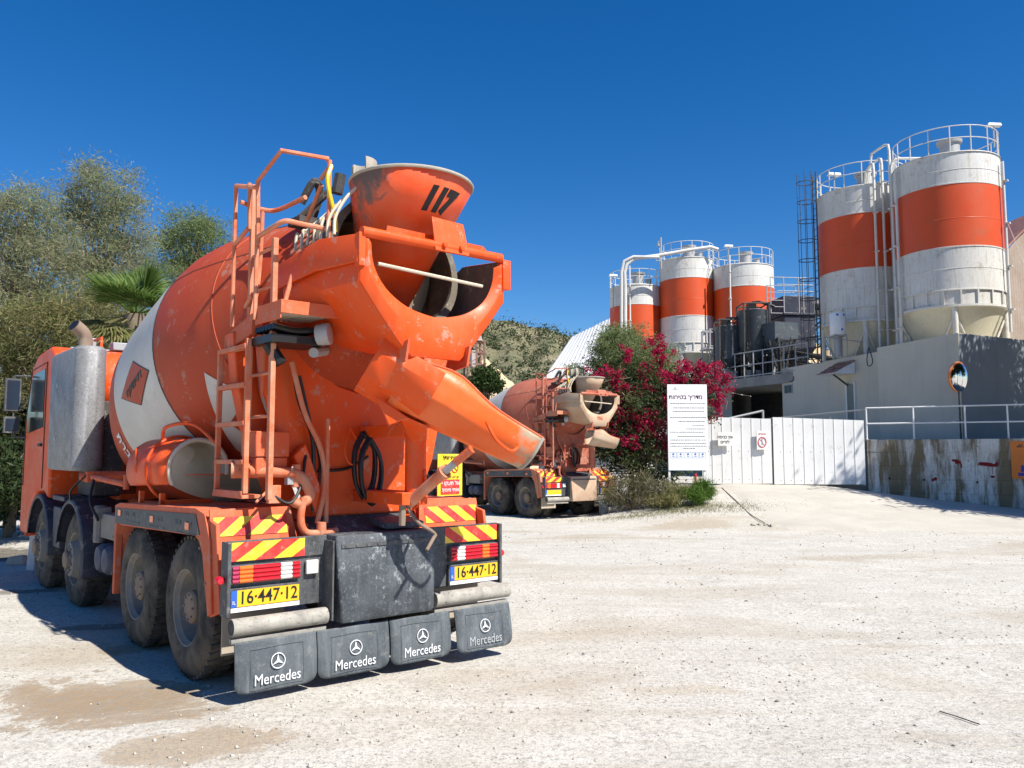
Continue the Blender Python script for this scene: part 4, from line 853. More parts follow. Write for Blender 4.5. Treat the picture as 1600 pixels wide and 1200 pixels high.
# --- bougainvillea and its neighbours
def flowerbush():
    D = 24.2; base = W(1000, 775, D); base.z = float(gz(base.x, D)); t = empty('bougainvillea_bush', base, 0, 'large bougainvillea bush with magenta blossom between the truck and the notice board', 'bush')
    off = np.array(base)
    bl = [px(1000, 620, D, 85, 55), px(960, 680, D, 65, 60), px(1060, 620, D, 60, 40), px(1010, 720, D, 70, 50), px(1092, 622, D+.4, 24, 36), px(925, 640, D, 40, 45)]
    P, cen = clumpy(bl, 330, 60, .20, .3); P = P[~((P[:, 1] < 23.35) & (P[:, 0]/P[:, 1] > .185))]; P = P-off; P = P[P[:, 2] > 0.02]; leaves('foliage', P, dkgreen, t, .11, .05, .1)
    P, _ = clumpy(bl, 160, 50, .22, .6); P = P[~((P[:, 1] < 23.35) & (P[:, 0]/P[:, 1] > .185))]; P = P-off; P = P[P[:, 2] > .6]; leaves('dry_twigs', P, dry, t, .16, .014, .1)
    branches('b', (0, 0, 0), cen-off, t, 90, .10, (0, 0, 1.6))
    cl = []
    spots = [(1035, 552, 18, 20), (1020, 535, 12, 10), (978, 552, 9, 14), (948, 583, 22, 16), (962, 600, 14, 12), (1012, 578, 10, 8), (1078, 572, 26, 12), (1095, 590, 22, 12), (1108, 610, 22, 20), (1124, 632, 11, 20), (1112, 580, 20, 10), (1050, 585, 20, 16), (975, 645, 20, 14), (960, 662, 22, 20), (1000, 655, 20, 26), (1018, 670, 24, 28), (1040, 690, 12, 18), (985, 690, 18, 14), (940, 655, 10, 14), (1000, 610, 26, 10), (1030, 620, 16, 8), (930, 600, 8, 10), (1137, 596, 5, 16), (1097, 672, 3, 10), (965, 625, 8, 8), (1064, 600, 14, 10)]
    for u, v, a, c in spots:
        q = px(u, v, D-.75 if u < 1050 else D-.9, a, c, a*.6); k = int(a*c*.036)+4
        cc = np.asarray(q[0])+rng.normal(size=(k, 3))*np.asarray(q[1])*.55
        cl.append((cc[:, None, :]+rng.normal(size=(k, 46, 3))*.055).reshape(-1, 3))
    leaves('blossom', np.concatenate(cl)-off, magenta, t, .055, .045, 0)
    b = MB()
    for pts in ([(1060, 640), (1090, 600), (1120, 590), (1136, 620), (1134, 640)], [(960, 640), (940, 600), (985, 590)], [(1020, 700), (1035, 640), (1050, 610)], [(1000, 690), (960, 640), (930, 655)]):
        b.curve([W(u, v, D-.8)-base for u, v in pts], .012, 5)
    b.build('arching_stems', bark, t, 60)
flowerbush()
tree('rounded grey green bush growing above the magenta blossom', g0(985, 25.5), [px(985, 555, 25.5, 62, 40), px(950, 560, 25.5, 30, 40), px(1015, 575, 25.5, 40, 35), px(900, 585, 25.5, 16, 14), px(965, 525, 25.5, 28, 16)], grey_g, 380, 85, .14, .11, .022, .10, .1, group='bushes behind the second truck', name='grey_bush')
def shrub(name, lab, base, blobs, mat, ncl, per, sig, l, wd, cat='shrub', up=1.2):
    base = (base[0], base[1], float(gz(base[0], base[1]))); t = empty(name, base, 0, lab, cat); P, cen = clumpy(blobs, ncl, per, sig, .2); P = P-np.array(base)
    gzz = gz(P[:, 0]+base[0], P[:, 1]+base[1])-base[2]; P[:, 2] = np.maximum(P[:, 2], gzz+.04*rng.random(len(P)))
    leaves('foliage', P, mat, t, l, wd, 0, (0, 0, up), 1.0)
    b = MB()
    for i in rng.choice(len(cen), min(25, len(cen)), replace=False): b.tube([(0, 0, -.05), tuple((cen[i]-np.array(base))*.5+np.array([0, 0, .1])), tuple(cen[i]-np.array(base))], [.02, .014, .006], 5)
    b.build('stems', bark, t, 60)
shrub('dry_shrub', 'dry grey shrub at the foot of the bougainvillea', W(985, 785, 23.0), [px(960, 770, 22.9, 30, 26), px(1000, 765, 22.9, 40, 30), px(1030, 775, 22.9, 25, 22)], leaf_mat('dry_shrub_leaf', [(.07, .075, .03), (.13, .125, .06), (.20, .17, .10)], .2), 120, 60, .11, .14, .014)
shrub('dry_shrub', 'straw coloured weeds around the post of the notice board', W(1058, 775, 22.7), [px(1060, 768, 22.7, 22, 16), px(1040, 780, 22.4, 30, 8)], dry, 60, 60, .09, .16, .012)
shrub('grass_tuft', 'bright green tuft of grass at the end of the gate', W(1095, 768, 22.6), [px(1098, 762, 22.6, 16, 16), px(1085, 772, 22.4, 22, 10), px(1108, 770, 22.6, 8, 8)], leaf_mat('bright_grass', [(.04, .10, .012), (.08, .17, .02), (.14, .22, .04)], .4), 80, 70, .08, .18, .012, 'grass')
def scatter_grass():
    n = 4200; x = rng.normal(4.6, 1.3, n); y = rng.normal(21.9, .35, n)+.25*(x-4.6)*.4; P = np.stack([x, y, gz(x, y)+.03], 1)
    o = leaves('ground_cover', P, leaf_mat('short_grass', [(.09, .12, .03), (.17, .17, .06), (.25, .21, .10)], .3), None, .07, .008, 0, (0, 0, 1.5)); tag(o, 'thin grass and weeds along the edge of the dirt mound', 'ground cover', kind='stuff')
scatter_grass()
# --- trees outside the frame on the right, whose shade falls on the gate and the grey building
def shade_tree(x, y, h, r, lab):
    t = empty('eucalyptus_tree', (x, y, 0), 0, lab, 'tree', 'tall trees right of the yard'); bl = [((x, y, h*.62), (r, r, h*.30)), ((x+.8, y-.6, h*.85), (r*.6, r*.6, h*.16)), ((x-.7, y+.5, h*.5), (r*.8, r*.8, h*.2))]
    P, cen = clumpy(bl, 420, 75, .34, .2); off = np.array((x, y, 0.)); leaves('crown', P-off, dkgreen, t, .26, .10, .3); branches('b', (0, 0, 0), cen-off, t, 40, .22, (0, 0, h*.6))
for sx_, sy_, sh_, sr_, sl_ in ((18, 20, 11.5, 2.8, 'shorter eucalyptus outside the right edge of the yard'), (21, 22.8, 14.5, 3.3, 'tall eucalyptus outside the right edge near the wall'), (26, 26, 14.5, 3.5, 'farthest tall eucalyptus outside the right edge')): shade_tree(sx_, sy_, sh_, sr_, sl_)
# ------------------------------------------------------------------ gravel
def gravel():
    n = 24000; y = 2.6+16*rng.random(n)**1.5; x = (rng.random(n)*1.5-.72)*y*1.0
    s = (.0028+.009*rng.random(n)**7)*(1+y*.06); kp = (np.sin(x*2.1+y*.7)+np.sin(y*1.3-x*.8)+rng.normal(size=n)*1.1) > .2; x, y, s = x[kp], y[kp], s[kp]; n = len(x); P = np.stack([x, y, gz(x, y)+s*.25], 1)
    oc = np.array([[1, 0, 0], [-1, 0, 0], [0, 1, 0], [0, -1, 0], [0, 0, .8], [0, 0, -.8]], float)
    V = oc[None]*s[:, None, None]*(1+.35*rng.normal(size=(n, 6, 3))); V = V+P[:, None]
    F_ = np.array([[0, 2, 4], [2, 1, 4], [1, 3, 4], [3, 0, 4], [2, 0, 5], [1, 2, 5], [3, 1, 5], [0, 3, 5]]); F_ = (F_[None]+6*np.arange(n)[:, None, None]).reshape(-1, 3)
    me = bpy.data.meshes.new('gravel'); npmesh(me, V.reshape(-1, 3), F_)
    m, n_, b, L = nodes('loose_stones'); g = n_.nodes.new('ShaderNodeNewGeometry')
    L(ramp(n_, g.outputs['Random Per Island'], [(0, (.20, .19, .17)), (.35, (.34, .32, .27)), (.7, (.52, .49, .42)), (1, (.62, .59, .51))]), b.inputs['Base Color']); b.inputs['Roughness'].default_value = .9
    me.materials.append(m); o = bpy.data.objects.new('gravel', me); COL.objects.link(o); tag(o, 'loose crushed stone scattered over the yard', 'gravel', kind='stuff')
gravel()
def rubble(lab, u, v, D, n, sp, sz):
    c = W(u, v, D); t = MB()
    for k in range(n):
        x, y = random.gauss(0, sp), random.gauss(0, sp*.4); r = sz*(.4+random.random()); z = float(gz(c.x+x, c.y+y))+r*.3
        t.lathe([(0, -r*.7), (r, -r*.2), (r*.8, r*.4), (0, r*.7)], Matrix.Translation((c.x+x, c.y+y, z)) @ Matrix.Rotation(random.random()*6, 4, 'Z') @ Matrix.Diagonal((1, .7, .7, 1)), 6)
    tag(t.build('rubble', M['cement'], None, 30), lab, 'rubble')
rubble('small heap of broken concrete at the lower corner of the ramp', 1195, 822, 19.6, 14, .16, .05)
def kerb_edge():
    b = MB(); pts = []
    for u, v, D in ((1128, 764, 25.0), (1150, 783, 22.9), (1172, 803, 21.2), (1205, 827, 19.3)):
        p = W(u, v, D); pts.append(Vector((p.x, p.y, float(gz(p.x, p.y))+.015)))
    b.curve(pts, .011, 6); tag(b.build('ramp_lip', M['cementdark'], None), 'dark broken edge of the concrete ramp', 'kerb')
kerb_edge()
p = W(1500, 1098, 1.77*F/390); b = MB(); b.tube([W(1467, 1088, 5.75)+Vector((0, 0, .0)), W(1500, 1100, 5.6), W(1530, 1109, 5.45)], [.004, .006, .004], 5)
o = b.build('stick', M['dark'], None); tag(o, 'thin dark stick lying on the gravel', 'stick'); 
for vtx in o.data.vertices: vtx.co.z = vtx.co.z*0+float(gz(vtx.co.x, vtx.co.y))+.008+(vtx.index % 5)*.002
b = MB(); b.box(-.05, .05, -.03, .03, 0, .62); b.prism([(-.05, -.03, .62), (.05, -.03, .62), (.03, -.02, .66), (-.03, -.02, .66)], (0, .05, 0)); o = b.build('marker_post', M['white'], None, bevel=.006); o.location = W(47, 892, 12.6); o.location.z = 0; tag(o, 'short white marker post leaning beside the front wheel', 'post'); o.rotation_euler = (0, .06, .3)
b = MB()
b.add([(-.16, -.12, 0), (.17, -.10, 0), (.15, .13, 0), (-.13, .11, 0), (-.12, -.09, .14), (.12, -.07, .17), (.10, .09, .15), (-.10, .08, .12)], [(0, 3, 2, 1), (4, 5, 6, 7), (0, 1, 5, 4), (1, 2, 6, 5), (2, 3, 7, 6), (3, 0, 4, 7)])
o = b.build('stone_block', M['cement'], None, bevel=.03); o.location = W(28, 885, 13.2); o.location.z = 0; tag(o, 'grey stone block in the shade near the white post', 'stone')

# ------------------------------------------------------------------ gate, notice board, wall
white_m = paint('white_sheet_metal', (.74, .74, .73), .18, (.55, .53, .48), rough=.45, scale=1.5)
def along(p, q):
    p, q = Vector(p), Vector(q); d = q-p; return p, math.atan2(d.y, d.x), math.hypot(d.x, d.y)
GA, GB, GC = W(1098, 755, 26.4), W(1208.5, 755, 26.2), W(1353, 757, 26.0)
def gate(p, q, lab, ph):
    o_, rz, L_ = along(p, q); z0 = min(p.z, q.z); t = empty('metal_gate', (o_.x, o_.y, z0), rz, lab, 'gate', 'white sheet metal gate leaves')
    H0 = 2.13; H1 = 2.02 if ph else 2.05; n = int(L_/.285); sheet = []; b = MB(); wd = L_/n
    pts = []
    for k in range(n):
        x = k*wd; pts += [(x, 0), (x+.006, -.014), (x+.03, -.014), (x+.036, 0)] if k else [(x, 0)]
    pts.append((L_, 0)); HH = lambda x: H0+(H1-H0)*x/L_
    b.loft([[Vector((x, y, 0)) for x, y in pts], [Vector((x, y, HH(x))) for x, y in pts]]); b.build('sheet', white_m, t, 0, solid=.004)
    b = MB()
    for x in (.03, L_-.03): b.box(x-.03, x+.03, .01, .06, -.04, HH(x)-.02)
    b.box(0, L_, .01, .06, .10, .15); b.box(0, L_, .01, .06, 1.0, 1.05); b.box(0, L_, .01, .05, 1.88, 1.93); b.build('gate_frame', M['steel'], t, bevel=.004)
    b = MB()
    for k in range(1, n): b.tube([(k*wd-.1, -.008, 1.02), (k*wd-.1, .0, 1.02)], .012, 6)
    for k in range(1, n): b.tube([(k*wd-.1, -.008, .12), (k*wd-.1, .0, .12)], .012, 6)
    b.build('rivets', M['dark'], t); return t
gl = gate(GA, GB-Vector((.03, 0, 0)), 'left leaf of the white metal gate with two small notices', 0)
gr = gate(GB+Vector((.03, 0, 0)), GC, 'right leaf of the white metal gate dappled with tree shade', 1)
b = MB(); b.tube([(0, 0, 0), (0, 0, 2.5)], .04, 10); 
o = b.build('gate_post', M['dark'], None); o.location = (GB.x, GB.y+.05, GB.z-.5); tag(o, 'dark post between the two leaves of the white gate', 'post')
red_ink = flat('red_print', (.55, .02, .05), .5)
def wallsign(lab, u, v, wpx, hpx, D, words, ring=False):
    k = D/F; w_, h_ = wpx*k, hpx*k; c = W(u, v, D); t = empty('gate_notice', c, -.03, lab, 'sign', 'small notices on the white gate')
    b = MB(); b.box(-w_/2, w_/2, -.03, 0, -h_/2, h_/2); b.build('board', M['white'], t, bevel=.004)
    for s_, sz, z, mt in words: text('wording', s_, sz, mt, t, planefn((0, -.031, z), (1, 0, 0), (0, 0, 1)), .001, bold=.002)
    if ring:
        b = MB(); b.tube([(.125*math.cos(a), -.034, -.06+.155*math.sin(a)) for a in np.linspace(0, 2*math.pi, 25)[:-1]], .014, 6, closed=True); b.tube([(-.085, -.034, .05), (.085, -.034, -.17)], .006, 6); b.build('prohibition_ring', red_ink, t)
        b = MB(); b.lathe([(.0, 0), (.025, 0), (.025, .005), (0, .005)], axisM((.0, -.036, .03), (0, -1, 0)), 12); b.prism([(-.03, -.033, -.15), (-.012, -.033, .0), (.012, -.033, .0), (.035, -.033, -.15), (.01, -.033, -.15), (0, -.033, -.08), (-.01, -.033, -.15)], (0, -.003, 0)); b.build('walker_symbol', flat('grey_print', (.4, .4, .4), .6), t)
wallsign('white notice with two Hebrew lines on the left leaf of the gate', 1132.5, 686, 22, 21, 26.22, [(heb('אין כניסה'), .13, .06, M['ink']), (heb('לזרים'), .13, -.10, M['ink'])])
wallsign('white notice with a red prohibition ring beside the gate post', 1190.5, 688, 17, 29, 26.15, [(heb('אין כניסה'), .06, .20, red_ink)], True)
def board():
    D = 23.0; k = D/F; base = W(1045, 782, D); base.z = float(gz(base.x, D)); t = empty('notice_board', base, .04, 'tall white safety notice board on two posts beside the bougainvillea', 'notice board')
    w_, h_ = 62.5*k, 134*k; zb = W(1045, 735, D).z-base.z; z1 = zb+h_
    b = MB(); b.box(0, w_, -.03, 0, zb, z1); b.build('board', paint('notice_white', (.80, .81, .81), .06, rough=.5), t, bevel=.004)
    for x, m_ in ((.03, M['white']), (w_-.1, M['white'])):
        b = MB(); b.box(x-.03, x+.03, .0, .05, -.15, z1-.1); b.build('post', m_, t, bevel=.004)
    P = lambda x, z: planefn((x, -.031, z), (1, 0, 0), (0, 0, 1))
    pur = flat('maroon_print', (.10, .02, .05), .6); gy = flat('dark_grey_print', (.10, .10, .11), .6); bl_ = flat('blue_print', (.10, .20, .42), .6)
    text('heading', heb('מדריך בטיחות'), .165, pur, t, P(w_*.46, z1-.36), .001, bold=.003)
    b = MB()       # lines of small print
    for z, a, e in ((-.54, .07, .96), (-.66, .14, .94), (-.76, .14, .92), (-.93, .06, .97), (-1.04, .26, .93), (-1.16, .62, .93), (-1.25, .46, .93), (-1.34, .05, .9), (-1.46, .24, .93), (-1.56, .05, .96), (-1.66, .05, .97), (-1.73, .05, .97), (-1.80, .36, .68)):
        x = a*w_
        while x < e*w_:
            q = .02+.05*random.random(); b.box(x, min(x+q, e*w_), -.034, -.031, z1+z*1.0-.010, z1+z+.010); x += q+.014
    b.build('small_print', gy, t, 0)
    b = MB()
    for i in range(5):
        x0 = .05*w_+i*w_*.184; b.tube([(x0, -.033, z1-2.06), (x0+.175, -.033, z1-2.06), (x0+.175, -.033, z1-1.90), (x0, -.033, z1-1.90)], .004, 4, closed=True); b.lathe([(0, 0), (.032, 0), (.032, .004), (0, .004)], axisM((x0+.088, -.032, z1-1.955), (0, -1, 0)), 14); b.box(x0+.05, x0+.13, -.034, -.031, z1-2.03, z1-2.015)
    b.build('pictogram_row', bl_, t, 0)
    b = MB(); b.tube([(.12, -.033, z1-.13), (.24, -.033, z1-.13)], .004, 4); b.curve([(.20, -.033, z1-.14), (.21, -.033, z1-.08), (.235, -.033, z1-.075), (.25, -.033, z1-.15), (.32, -.033, z1-.14)], .004, 4); b.build('logo_line', gy, t, 0)
board()
b = MB(); b.tube([(0, 0, -.1), (0, 0, .62)], .035, 8); b.lathe([(.035, .62), (.05, .64), (.05, .68), (0, .70)], None, 12); o = b.build('pipe_stub', flat('red_pipe', (.5, .02, .03), .5), None); o.location = W(1087, 765, 23.5); o.location.z = float(gz(o.location.x, 23.5)); tag(o, 'short red pipe standing behind the notice board', 'pipe')

# retaining wall and terrace
def wall_mat():
    m, n, b, L = nodes('stained_whitewashed_wall'); v = mapping(n)
    base = mixc(n, ramp(n, noise(n, v, 1.2, 6), [(.35, 0), (.7, 1)]), (.56, .55, .50), (.70, .69, .64))
    st = ramp(n, noise(n, mapping(n, (1.5, 1, .22)), 1.5, 7, .7, .5), [(.43, 0), (.56, .95)])
    base = mixc(n, st, base, mixc(n, noise(n, v, 3), (.10, .085, .035), (.24, .17, .09)))
    base = mixc(n, ramp(n, noise(n, mapping(n, (9, 1, 1.1)), 2.0, 5, .7), [(.54, 0), (.68, .7)]), base, (.22, .20, .14))
    base = mixc(n, ramp(n, noise(n, v, 8, 6, .75), [(.56, 0), (.68, .6)]), base, (.12, .11, .07))
    L(base, b.inputs['Base Color']); b.inputs['Roughness'].default_value = .9; bump(n, noise(n, v, 10, 6, .7), b, .5, .02); return m
WA, WB = W(1354, 687, 26.0), W(1602, 685, 24.0); WB.z = WA.z = 2.20
o_, rz, L_ = along(WA, WB); L_ += 5; t = empty('retaining_wall', (o_.x, o_.y, 0), rz, 'whitewashed block retaining wall with brown stains and red paint marks', 'wall')
b = MB()
for i in range(6):
    z0 = -.30+i*.42; x = -.2 if i % 2 else 0
    xs_ = [0]+[q for q in np.arange(.9 if i % 2 else 1.8, L_, 1.8)]+[L_]
    for q, r_ in zip(xs_[:-1], xs_[1:]): b.box(q+.006, r_-.006, random.random()*.012, .4, z0+.006, min(z0+.414, 2.19))
b.box(0.01, L_, .02, .39, -.3, 2.18)
b.build('block_wall', wall_mat(), t, 0, bevel=.008)
b = MB()
for (x0, x1, z0, z1) in ((2.36, 2.50, 1.50, 1.58), (2.44, 2.60, 1.45, 1.54), (2.58, 2.62, 1.30, 1.47), (3.06, 3.22, 1.40, 1.50), (3.18, 3.42, 1.37, 1.49), (3.38, 3.52, 1.36, 1.45), (3.48, 3.56, 1.38, 1.50), (3.40, 3.415, 1.12, 1.36), (3.35, 3.45, 1.03, 1.10), (1.78, 1.86, .90, 1.0), (1.84, 1.94, .94, 1.03)):
    n_ = 9; c_ = ((x0+x1)/2, (z0+z1)/2); pts = []
    for k in range(22):
        a = 2*math.pi*k/22; rr = .75+.5*random.random(); pts.append(Vector((c_[0]+(x1-x0)/2*rr*math.copysign(abs(math.cos(a))**.6, math.cos(a)), -.006, c_[1]+(z1-z0)/2*rr*math.copysign(abs(math.sin(a))**.6, math.sin(a)))))
    b.prism(pts, (0, .003, 0))
b.build('red_paint_marks', flat('red_spray_paint', (.22, .015, .015), .8), t, 0)
b = MB()
for x in (.62, .63+.95, 3.0): b.lathe([(0, 0), (.035, 0)], axisM((x, -.004, 1.0-.1*x/3), (0, -1, 0)), 12)
b.build('drain_hole', M['hose'], t)
b = MB(); x0 = (W(1578, 700, 24.2)-o_).length; b.box(x0, x0+1.6, -.04, -.012, 1.02, 2.12); s_ = b.build('banner', flat('orange_banner', (.72, .20, .03), .6), None); s_.location = t.location; s_.rotation_euler = t.rotation_euler; tag(s_, 'orange board fixed to the right end of the stained wall', 'sign')
b = MB()
for k in range(2): b.prism([(x0+.14+.06*k, -.044, 1.93), (x0+.24+.06*k, -.044, 2.03), (x0+.26+.06*k, -.044, 2.03), (x0+.18+.06*k, -.044, 1.93)], (0, .003, 0))
b.box(x0+.20, x0+.5, -.044, -.041, 1.94, 1.955); b.build('banner_mark', M['ink'], s_, 0)
b = MB(); b.lathe([(0, 0), (.04, 0), (.04, .003)], axisM((x0+.28, -.041, 1.38), (0, -1, 0)), 12); b.box(x0+.24, x0+.32, -.044, -.041, 1.22, 1.36); b.box(x0+.16, x0+.55, -.044, -.041, 1.10, 1.20); b.build('banner_emblem', bl2 if 0 else flat('blue_emblem', (.03, .04, .30), .5), s_, 0)
# white railing on the wall
def railing(name, lab, pts, h, rails, nposts, r, mat, grp=None, cat='railing'):
    t = empty(name, pts[0], 0, lab, cat, grp); o0 = Vector(pts[0]); P = [Vector(p)-o0 for p in pts]; b = MB(); tot = sum((P[i+1]-P[i]).length for i in range(len(P)-1))
    for hh in rails: b.tube([p+Vector((0, 0, hh)) for p in P], r, 8)
    b.build('rails', mat, t)
    seg = 0
    for i in range(len(P)-1):
        m_ = max(1, round(nposts*(P[i+1]-P[i]).length/tot))
        for k in range(m_+(i == len(P)-2)):
            q = P[i].lerp(P[i+1], k/m_); b = MB(); b.tube([q+Vector((0, 0, -.02)), q+Vector((0, 0, h))], r*1.05, 8); b.lathe([(r*2.2, 0), (r*2.2, .01), (0, .012)], Matrix.Translation(q), 10); b.build('post', mat, t)
    return t
d_ = (WB-WA).normalized(); nrm = Vector((-d_.y, d_.x, 0))
ra = WA+nrm*.2; ra.z = 2.2; rb = ra+d_*7.2
railing('terrace_railing', 'pale steel railing on top of the stained wall', [ra, ra+d_*1.35, ra+d_*2.4*1.15, rb], 1.02, (.50, 1.0), 6, .024, M['white'])
# terrace behind the wall
TZ = 2.16
b = MB(); tp = [WA+nrm*.38, WB+d_*6+nrm*.38, Vector((30, 52, 0)), Vector((9.0, 52, 0)), Vector((9.3, 27.5, 0))]; b.prism([Vector((p.x, p.y, -.5)) for p in tp], (0, 0, TZ+.5)); tag(b.build('terrace', concrete_mat('terrace_concrete', (.30, .29, .26), (.40, .38, .34)), None, 0), kind='structure')

# ------------------------------------------------------------------ grey building
def stucco(name, c):
    m, n, b, L = nodes(name); v = mapping(n)
    col = mixc(n, ramp(n, noise(n, v, .8, 6, .6), [(.3, 0), (.75, 1)]), tuple(x*.86 for x in c), c)
    col = mixc(n, ramp(n, noise(n, mapping(n, (3, 3, .25)), 1.2, 5, .7), [(.52, 0), (.75, .35)]), col, tuple(x*.62 for x in c))
    L(col, b.inputs['Base Color']); b.inputs['Roughness'].default_value = .9; bump(n, noise(n, v, 26, 5, .7), b, .25, .01); return m
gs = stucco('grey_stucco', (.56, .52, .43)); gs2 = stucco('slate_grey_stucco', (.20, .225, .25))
C0 = W(1497, 520, 27.0); zt = C0.z; Lf = W(1205, 575, 38.0); Lf.z = zt; Rt = W(1640, 538, 29.4)
mid = W(1338, 541, (zt-CH)*F/(708-541)); 
def gp(p, z): return Vector((p.x, p.y, z))
dl = Vector((Lf.x-C0.x, Lf.y-C0.y, 0)).normalized(); nl = Vector((dl.y, -dl.x, 0)); nl = -nl if nl.x > 0 else nl
dist_mid = (Vector((mid.x-C0.x, mid.y-C0.y, 0))).length
bm0 = gp(C0, 0)+dl*dist_mid; bback = gp(Lf, 0)-nl*.0
t = empty('grey_building', gp(C0, TZ), 0, 'flat roofed grey plastered office building on the terrace', 'building'); off = gp(C0, TZ); zz = zt-TZ
rd = Vector((Rt.x-C0.x, Rt.y-C0.y, 0)).normalized()
q0, q1 = Vector((0, 0, 0)), dl*dist_mid
b = MB(); b.prism([q0, q1, q1-nl*5, q0+rd*7], (0, 0, zz)); b.build('front_block', gs, t, 0)
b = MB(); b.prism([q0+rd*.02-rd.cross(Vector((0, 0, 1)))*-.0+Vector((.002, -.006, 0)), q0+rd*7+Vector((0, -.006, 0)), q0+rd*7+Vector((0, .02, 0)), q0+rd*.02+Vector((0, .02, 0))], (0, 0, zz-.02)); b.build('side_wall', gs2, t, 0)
e = gp(Lf, 0)-gp(C0, 0); b = MB(); a0 = q1-nl*.55; a1 = e-nl*.55; b.prism([a0, a1, a1-nl*6, a0-nl*4], (0, 0, zz-.06)); b.build('rear_block', gs, t, 0)
onf = lambda s_, z, o_=0: a0+(a1-a0).normalized()*s_+nl*o_+Vector((0, 0, z-TZ))
def facepx(u, v, o_=0, front=False):
    """point on the long left face seen at pixel u,v"""
    A = gp(C0, 0)+(Vector((0, 0, 0)) if front else -nl*.55); d = Vector(ray(u, v)); k = A.dot(nl)/Vector((d.x, d.y, 0)).dot(nl)
    return Vector((d.x*k, d.y*k, d.z*k+CH))-off+nl*o_
# window, door, awning
p0, p1 = facepx(1226, 616), facepx(1238.5, 600); b = MB(); b.box(0, 1, 0, 1, 0, 1, Matrix.Translation(Vector((p0.x, p0.y, p0.z))+nl*.0) @ Matrix(((p1.x-p0.x, nl.x*.03, 0, 0), (p1.y-p0.y, nl.y*.03, 0, 0), (0, 0, p1.z-p0.z, 0), (0, 0, 0, 1)))); wo = b.build('window', M['steel'], t, 0)
b = MB(); k = .08; b.box(k, .47, 1.05, 1.3, k, 1-k, Matrix.Translation(p0) @ Matrix(((p1.x-p0.x, nl.x*.03, 0, 0), (p1.y-p0.y, nl.y*.03, 0, 0), (0, 0, p1.z-p0.z, 0), (0, 0, 0, 1)))); b.box(.53, 1-k, 1.05, 1.3, k, 1-k, Matrix.Translation(p0) @ Matrix(((p1.x-p0.x, nl.x*.03, 0, 0), (p1.y-p0.y, nl.y*.03, 0, 0), (0, 0, p1.z-p0.z, 0), (0, 0, 0, 1)))); b.build('pane', M['glass'], wo, 0)
p0, p1 = facepx(1328, 690), facepx(1336, 600); Md_ = Matrix.Translation(gp(p0, 0)) @ Matrix(((p1.x-p0.x, nl.x*.05, 0, 0), (p1.y-p0.y, nl.y*.05, 0, 0), (0, 0, p1.z, 0), (0, 0, 0, 1)))
b = MB(); b.box(0, 1, 0, 1, 0, 1, Md_); do_ = b.build('door', flat('grey_green_door', (.16, .19, .17), .6), t, 0); b = MB(); b.box(-.15, 0, 0, 1.6, 0, 1.04, Md_); b.box(1, 1.1, 0, 1.6, 0, 1.04, Md_); b.build('door_frame', M['white'], do_, 0)
# tiled awning over the door
pA, pB = facepx(1308, 588), facepx(1337, 583)
tile = paint('clay_roof_tile', (.38, .12, .06), .6, (.62, .56, .50), rough=.8, scale=6)
dA = (gp(pB, 0)-gp(pA, 0)); LA = dA.length; dA = dA.normalized(); aw = empty('awning', off+gp(pA, pA.z), 0, 'small red tiled canopy over the door of the grey building', 'canopy'); b = MB()
for j in range(5):
    for i in range(int(LA/.20)):
        s_ = i*.20; r0 = [dA*(s_+.20*q)+nl*(1.0-.2*j)+Vector((0, 0, .11*j+.03*math.sin(math.pi*q)+.02)) for q in (0, .25, .5, .75, 1)]; r1 = [dA*(s_+.20*q)+nl*(.78-.2*j)+Vector((0, 0, .11*(j+1)+.03*math.sin(math.pi*q)-.005)) for q in (0, .25, .5, .75, 1)]; b.loft([r0, r1])
b.build('tiles', tile, aw, 40, solid=.015); b = MB(); b.prism([nl*1.0, nl*.02, nl*.02+Vector((0, 0, .50)), nl*1.0+Vector((0, 0, .01))], dA*LA); b.build('soffit', M['white'], aw, 0)
b = MB(); b.tube([nl*.7+dA*LA*.6, nl*.02+dA*LA*.6+Vector((0, 0, -.45))], .04, 8); b.build('bracket', M['dark'], aw)
# cables on the front
for lab, pts in (('black cable hanging in a loop from the roof near the small window', ((1234, 582), (1232, 590), (1234, 596), (1240, 594), (1241, 588))), ('black cable and lamp bracket hanging on the protruding grey wall', ((1359, 542), (1356, 560), (1358, 572), (1365, 566), (1360, 545)))):
    f_ = pts[0][0] > 1300; P = [facepx(u, v, .04, f_) for u, v in pts]; b = MB(); b.curve([q-P[0] for q in P], .02, 6, 4); o = b.build('cable', M['hose'], None); o.location = off+P[0]; tag(o, lab, 'cable')
# convex mirror
mp = W(1500, 590, 25.9); t2 = empty('traffic_mirror', gp(mp, TZ), 0, 'round convex traffic mirror on a pole at the corner of the grey building', 'mirror'); Mz = mp.z-TZ
fd_ = Vector((-.55, -.80, -.15)); b = MB(); b.lathe([(0, .055), (.15, .048), (.27, .022), (.31, 0)], axisM((0, 0, Mz), (-.25, -.95, -.10)), 36)
mm, n_, bb_, L2 = nodes('mirror_chrome'); bb_.inputs['Metallic'].default_value = 1; bb_.inputs['Roughness'].default_value = .04; bb_.inputs['Base Color'].default_value = (.8, .82, .85, 1)
b2 = MB(); b2.lathe([(.435, .014), (.475, .02), (.49, -.02), (.46, -.07), (0, -.12)], axisM((-.05, 0, Mz+.03), (.50, -.86, -.08)), 36)
b = MB(); b.lathe([(0, .085), (.21, .073), (.38, .035), (.44, .0)], axisM((0, 0, Mz), (.50, -.86, -.08)), 36); b.build('mirror_face', mm, t2, 60); b2.build('mirror_back', paint('mirror_orange', (.7, .2, .04), .3), t2, 50)
b = MB(); b.tube([(0, .1, -.4), (0, .1, Mz)], .03, 8); b.build('pole', M['dark'], t2)
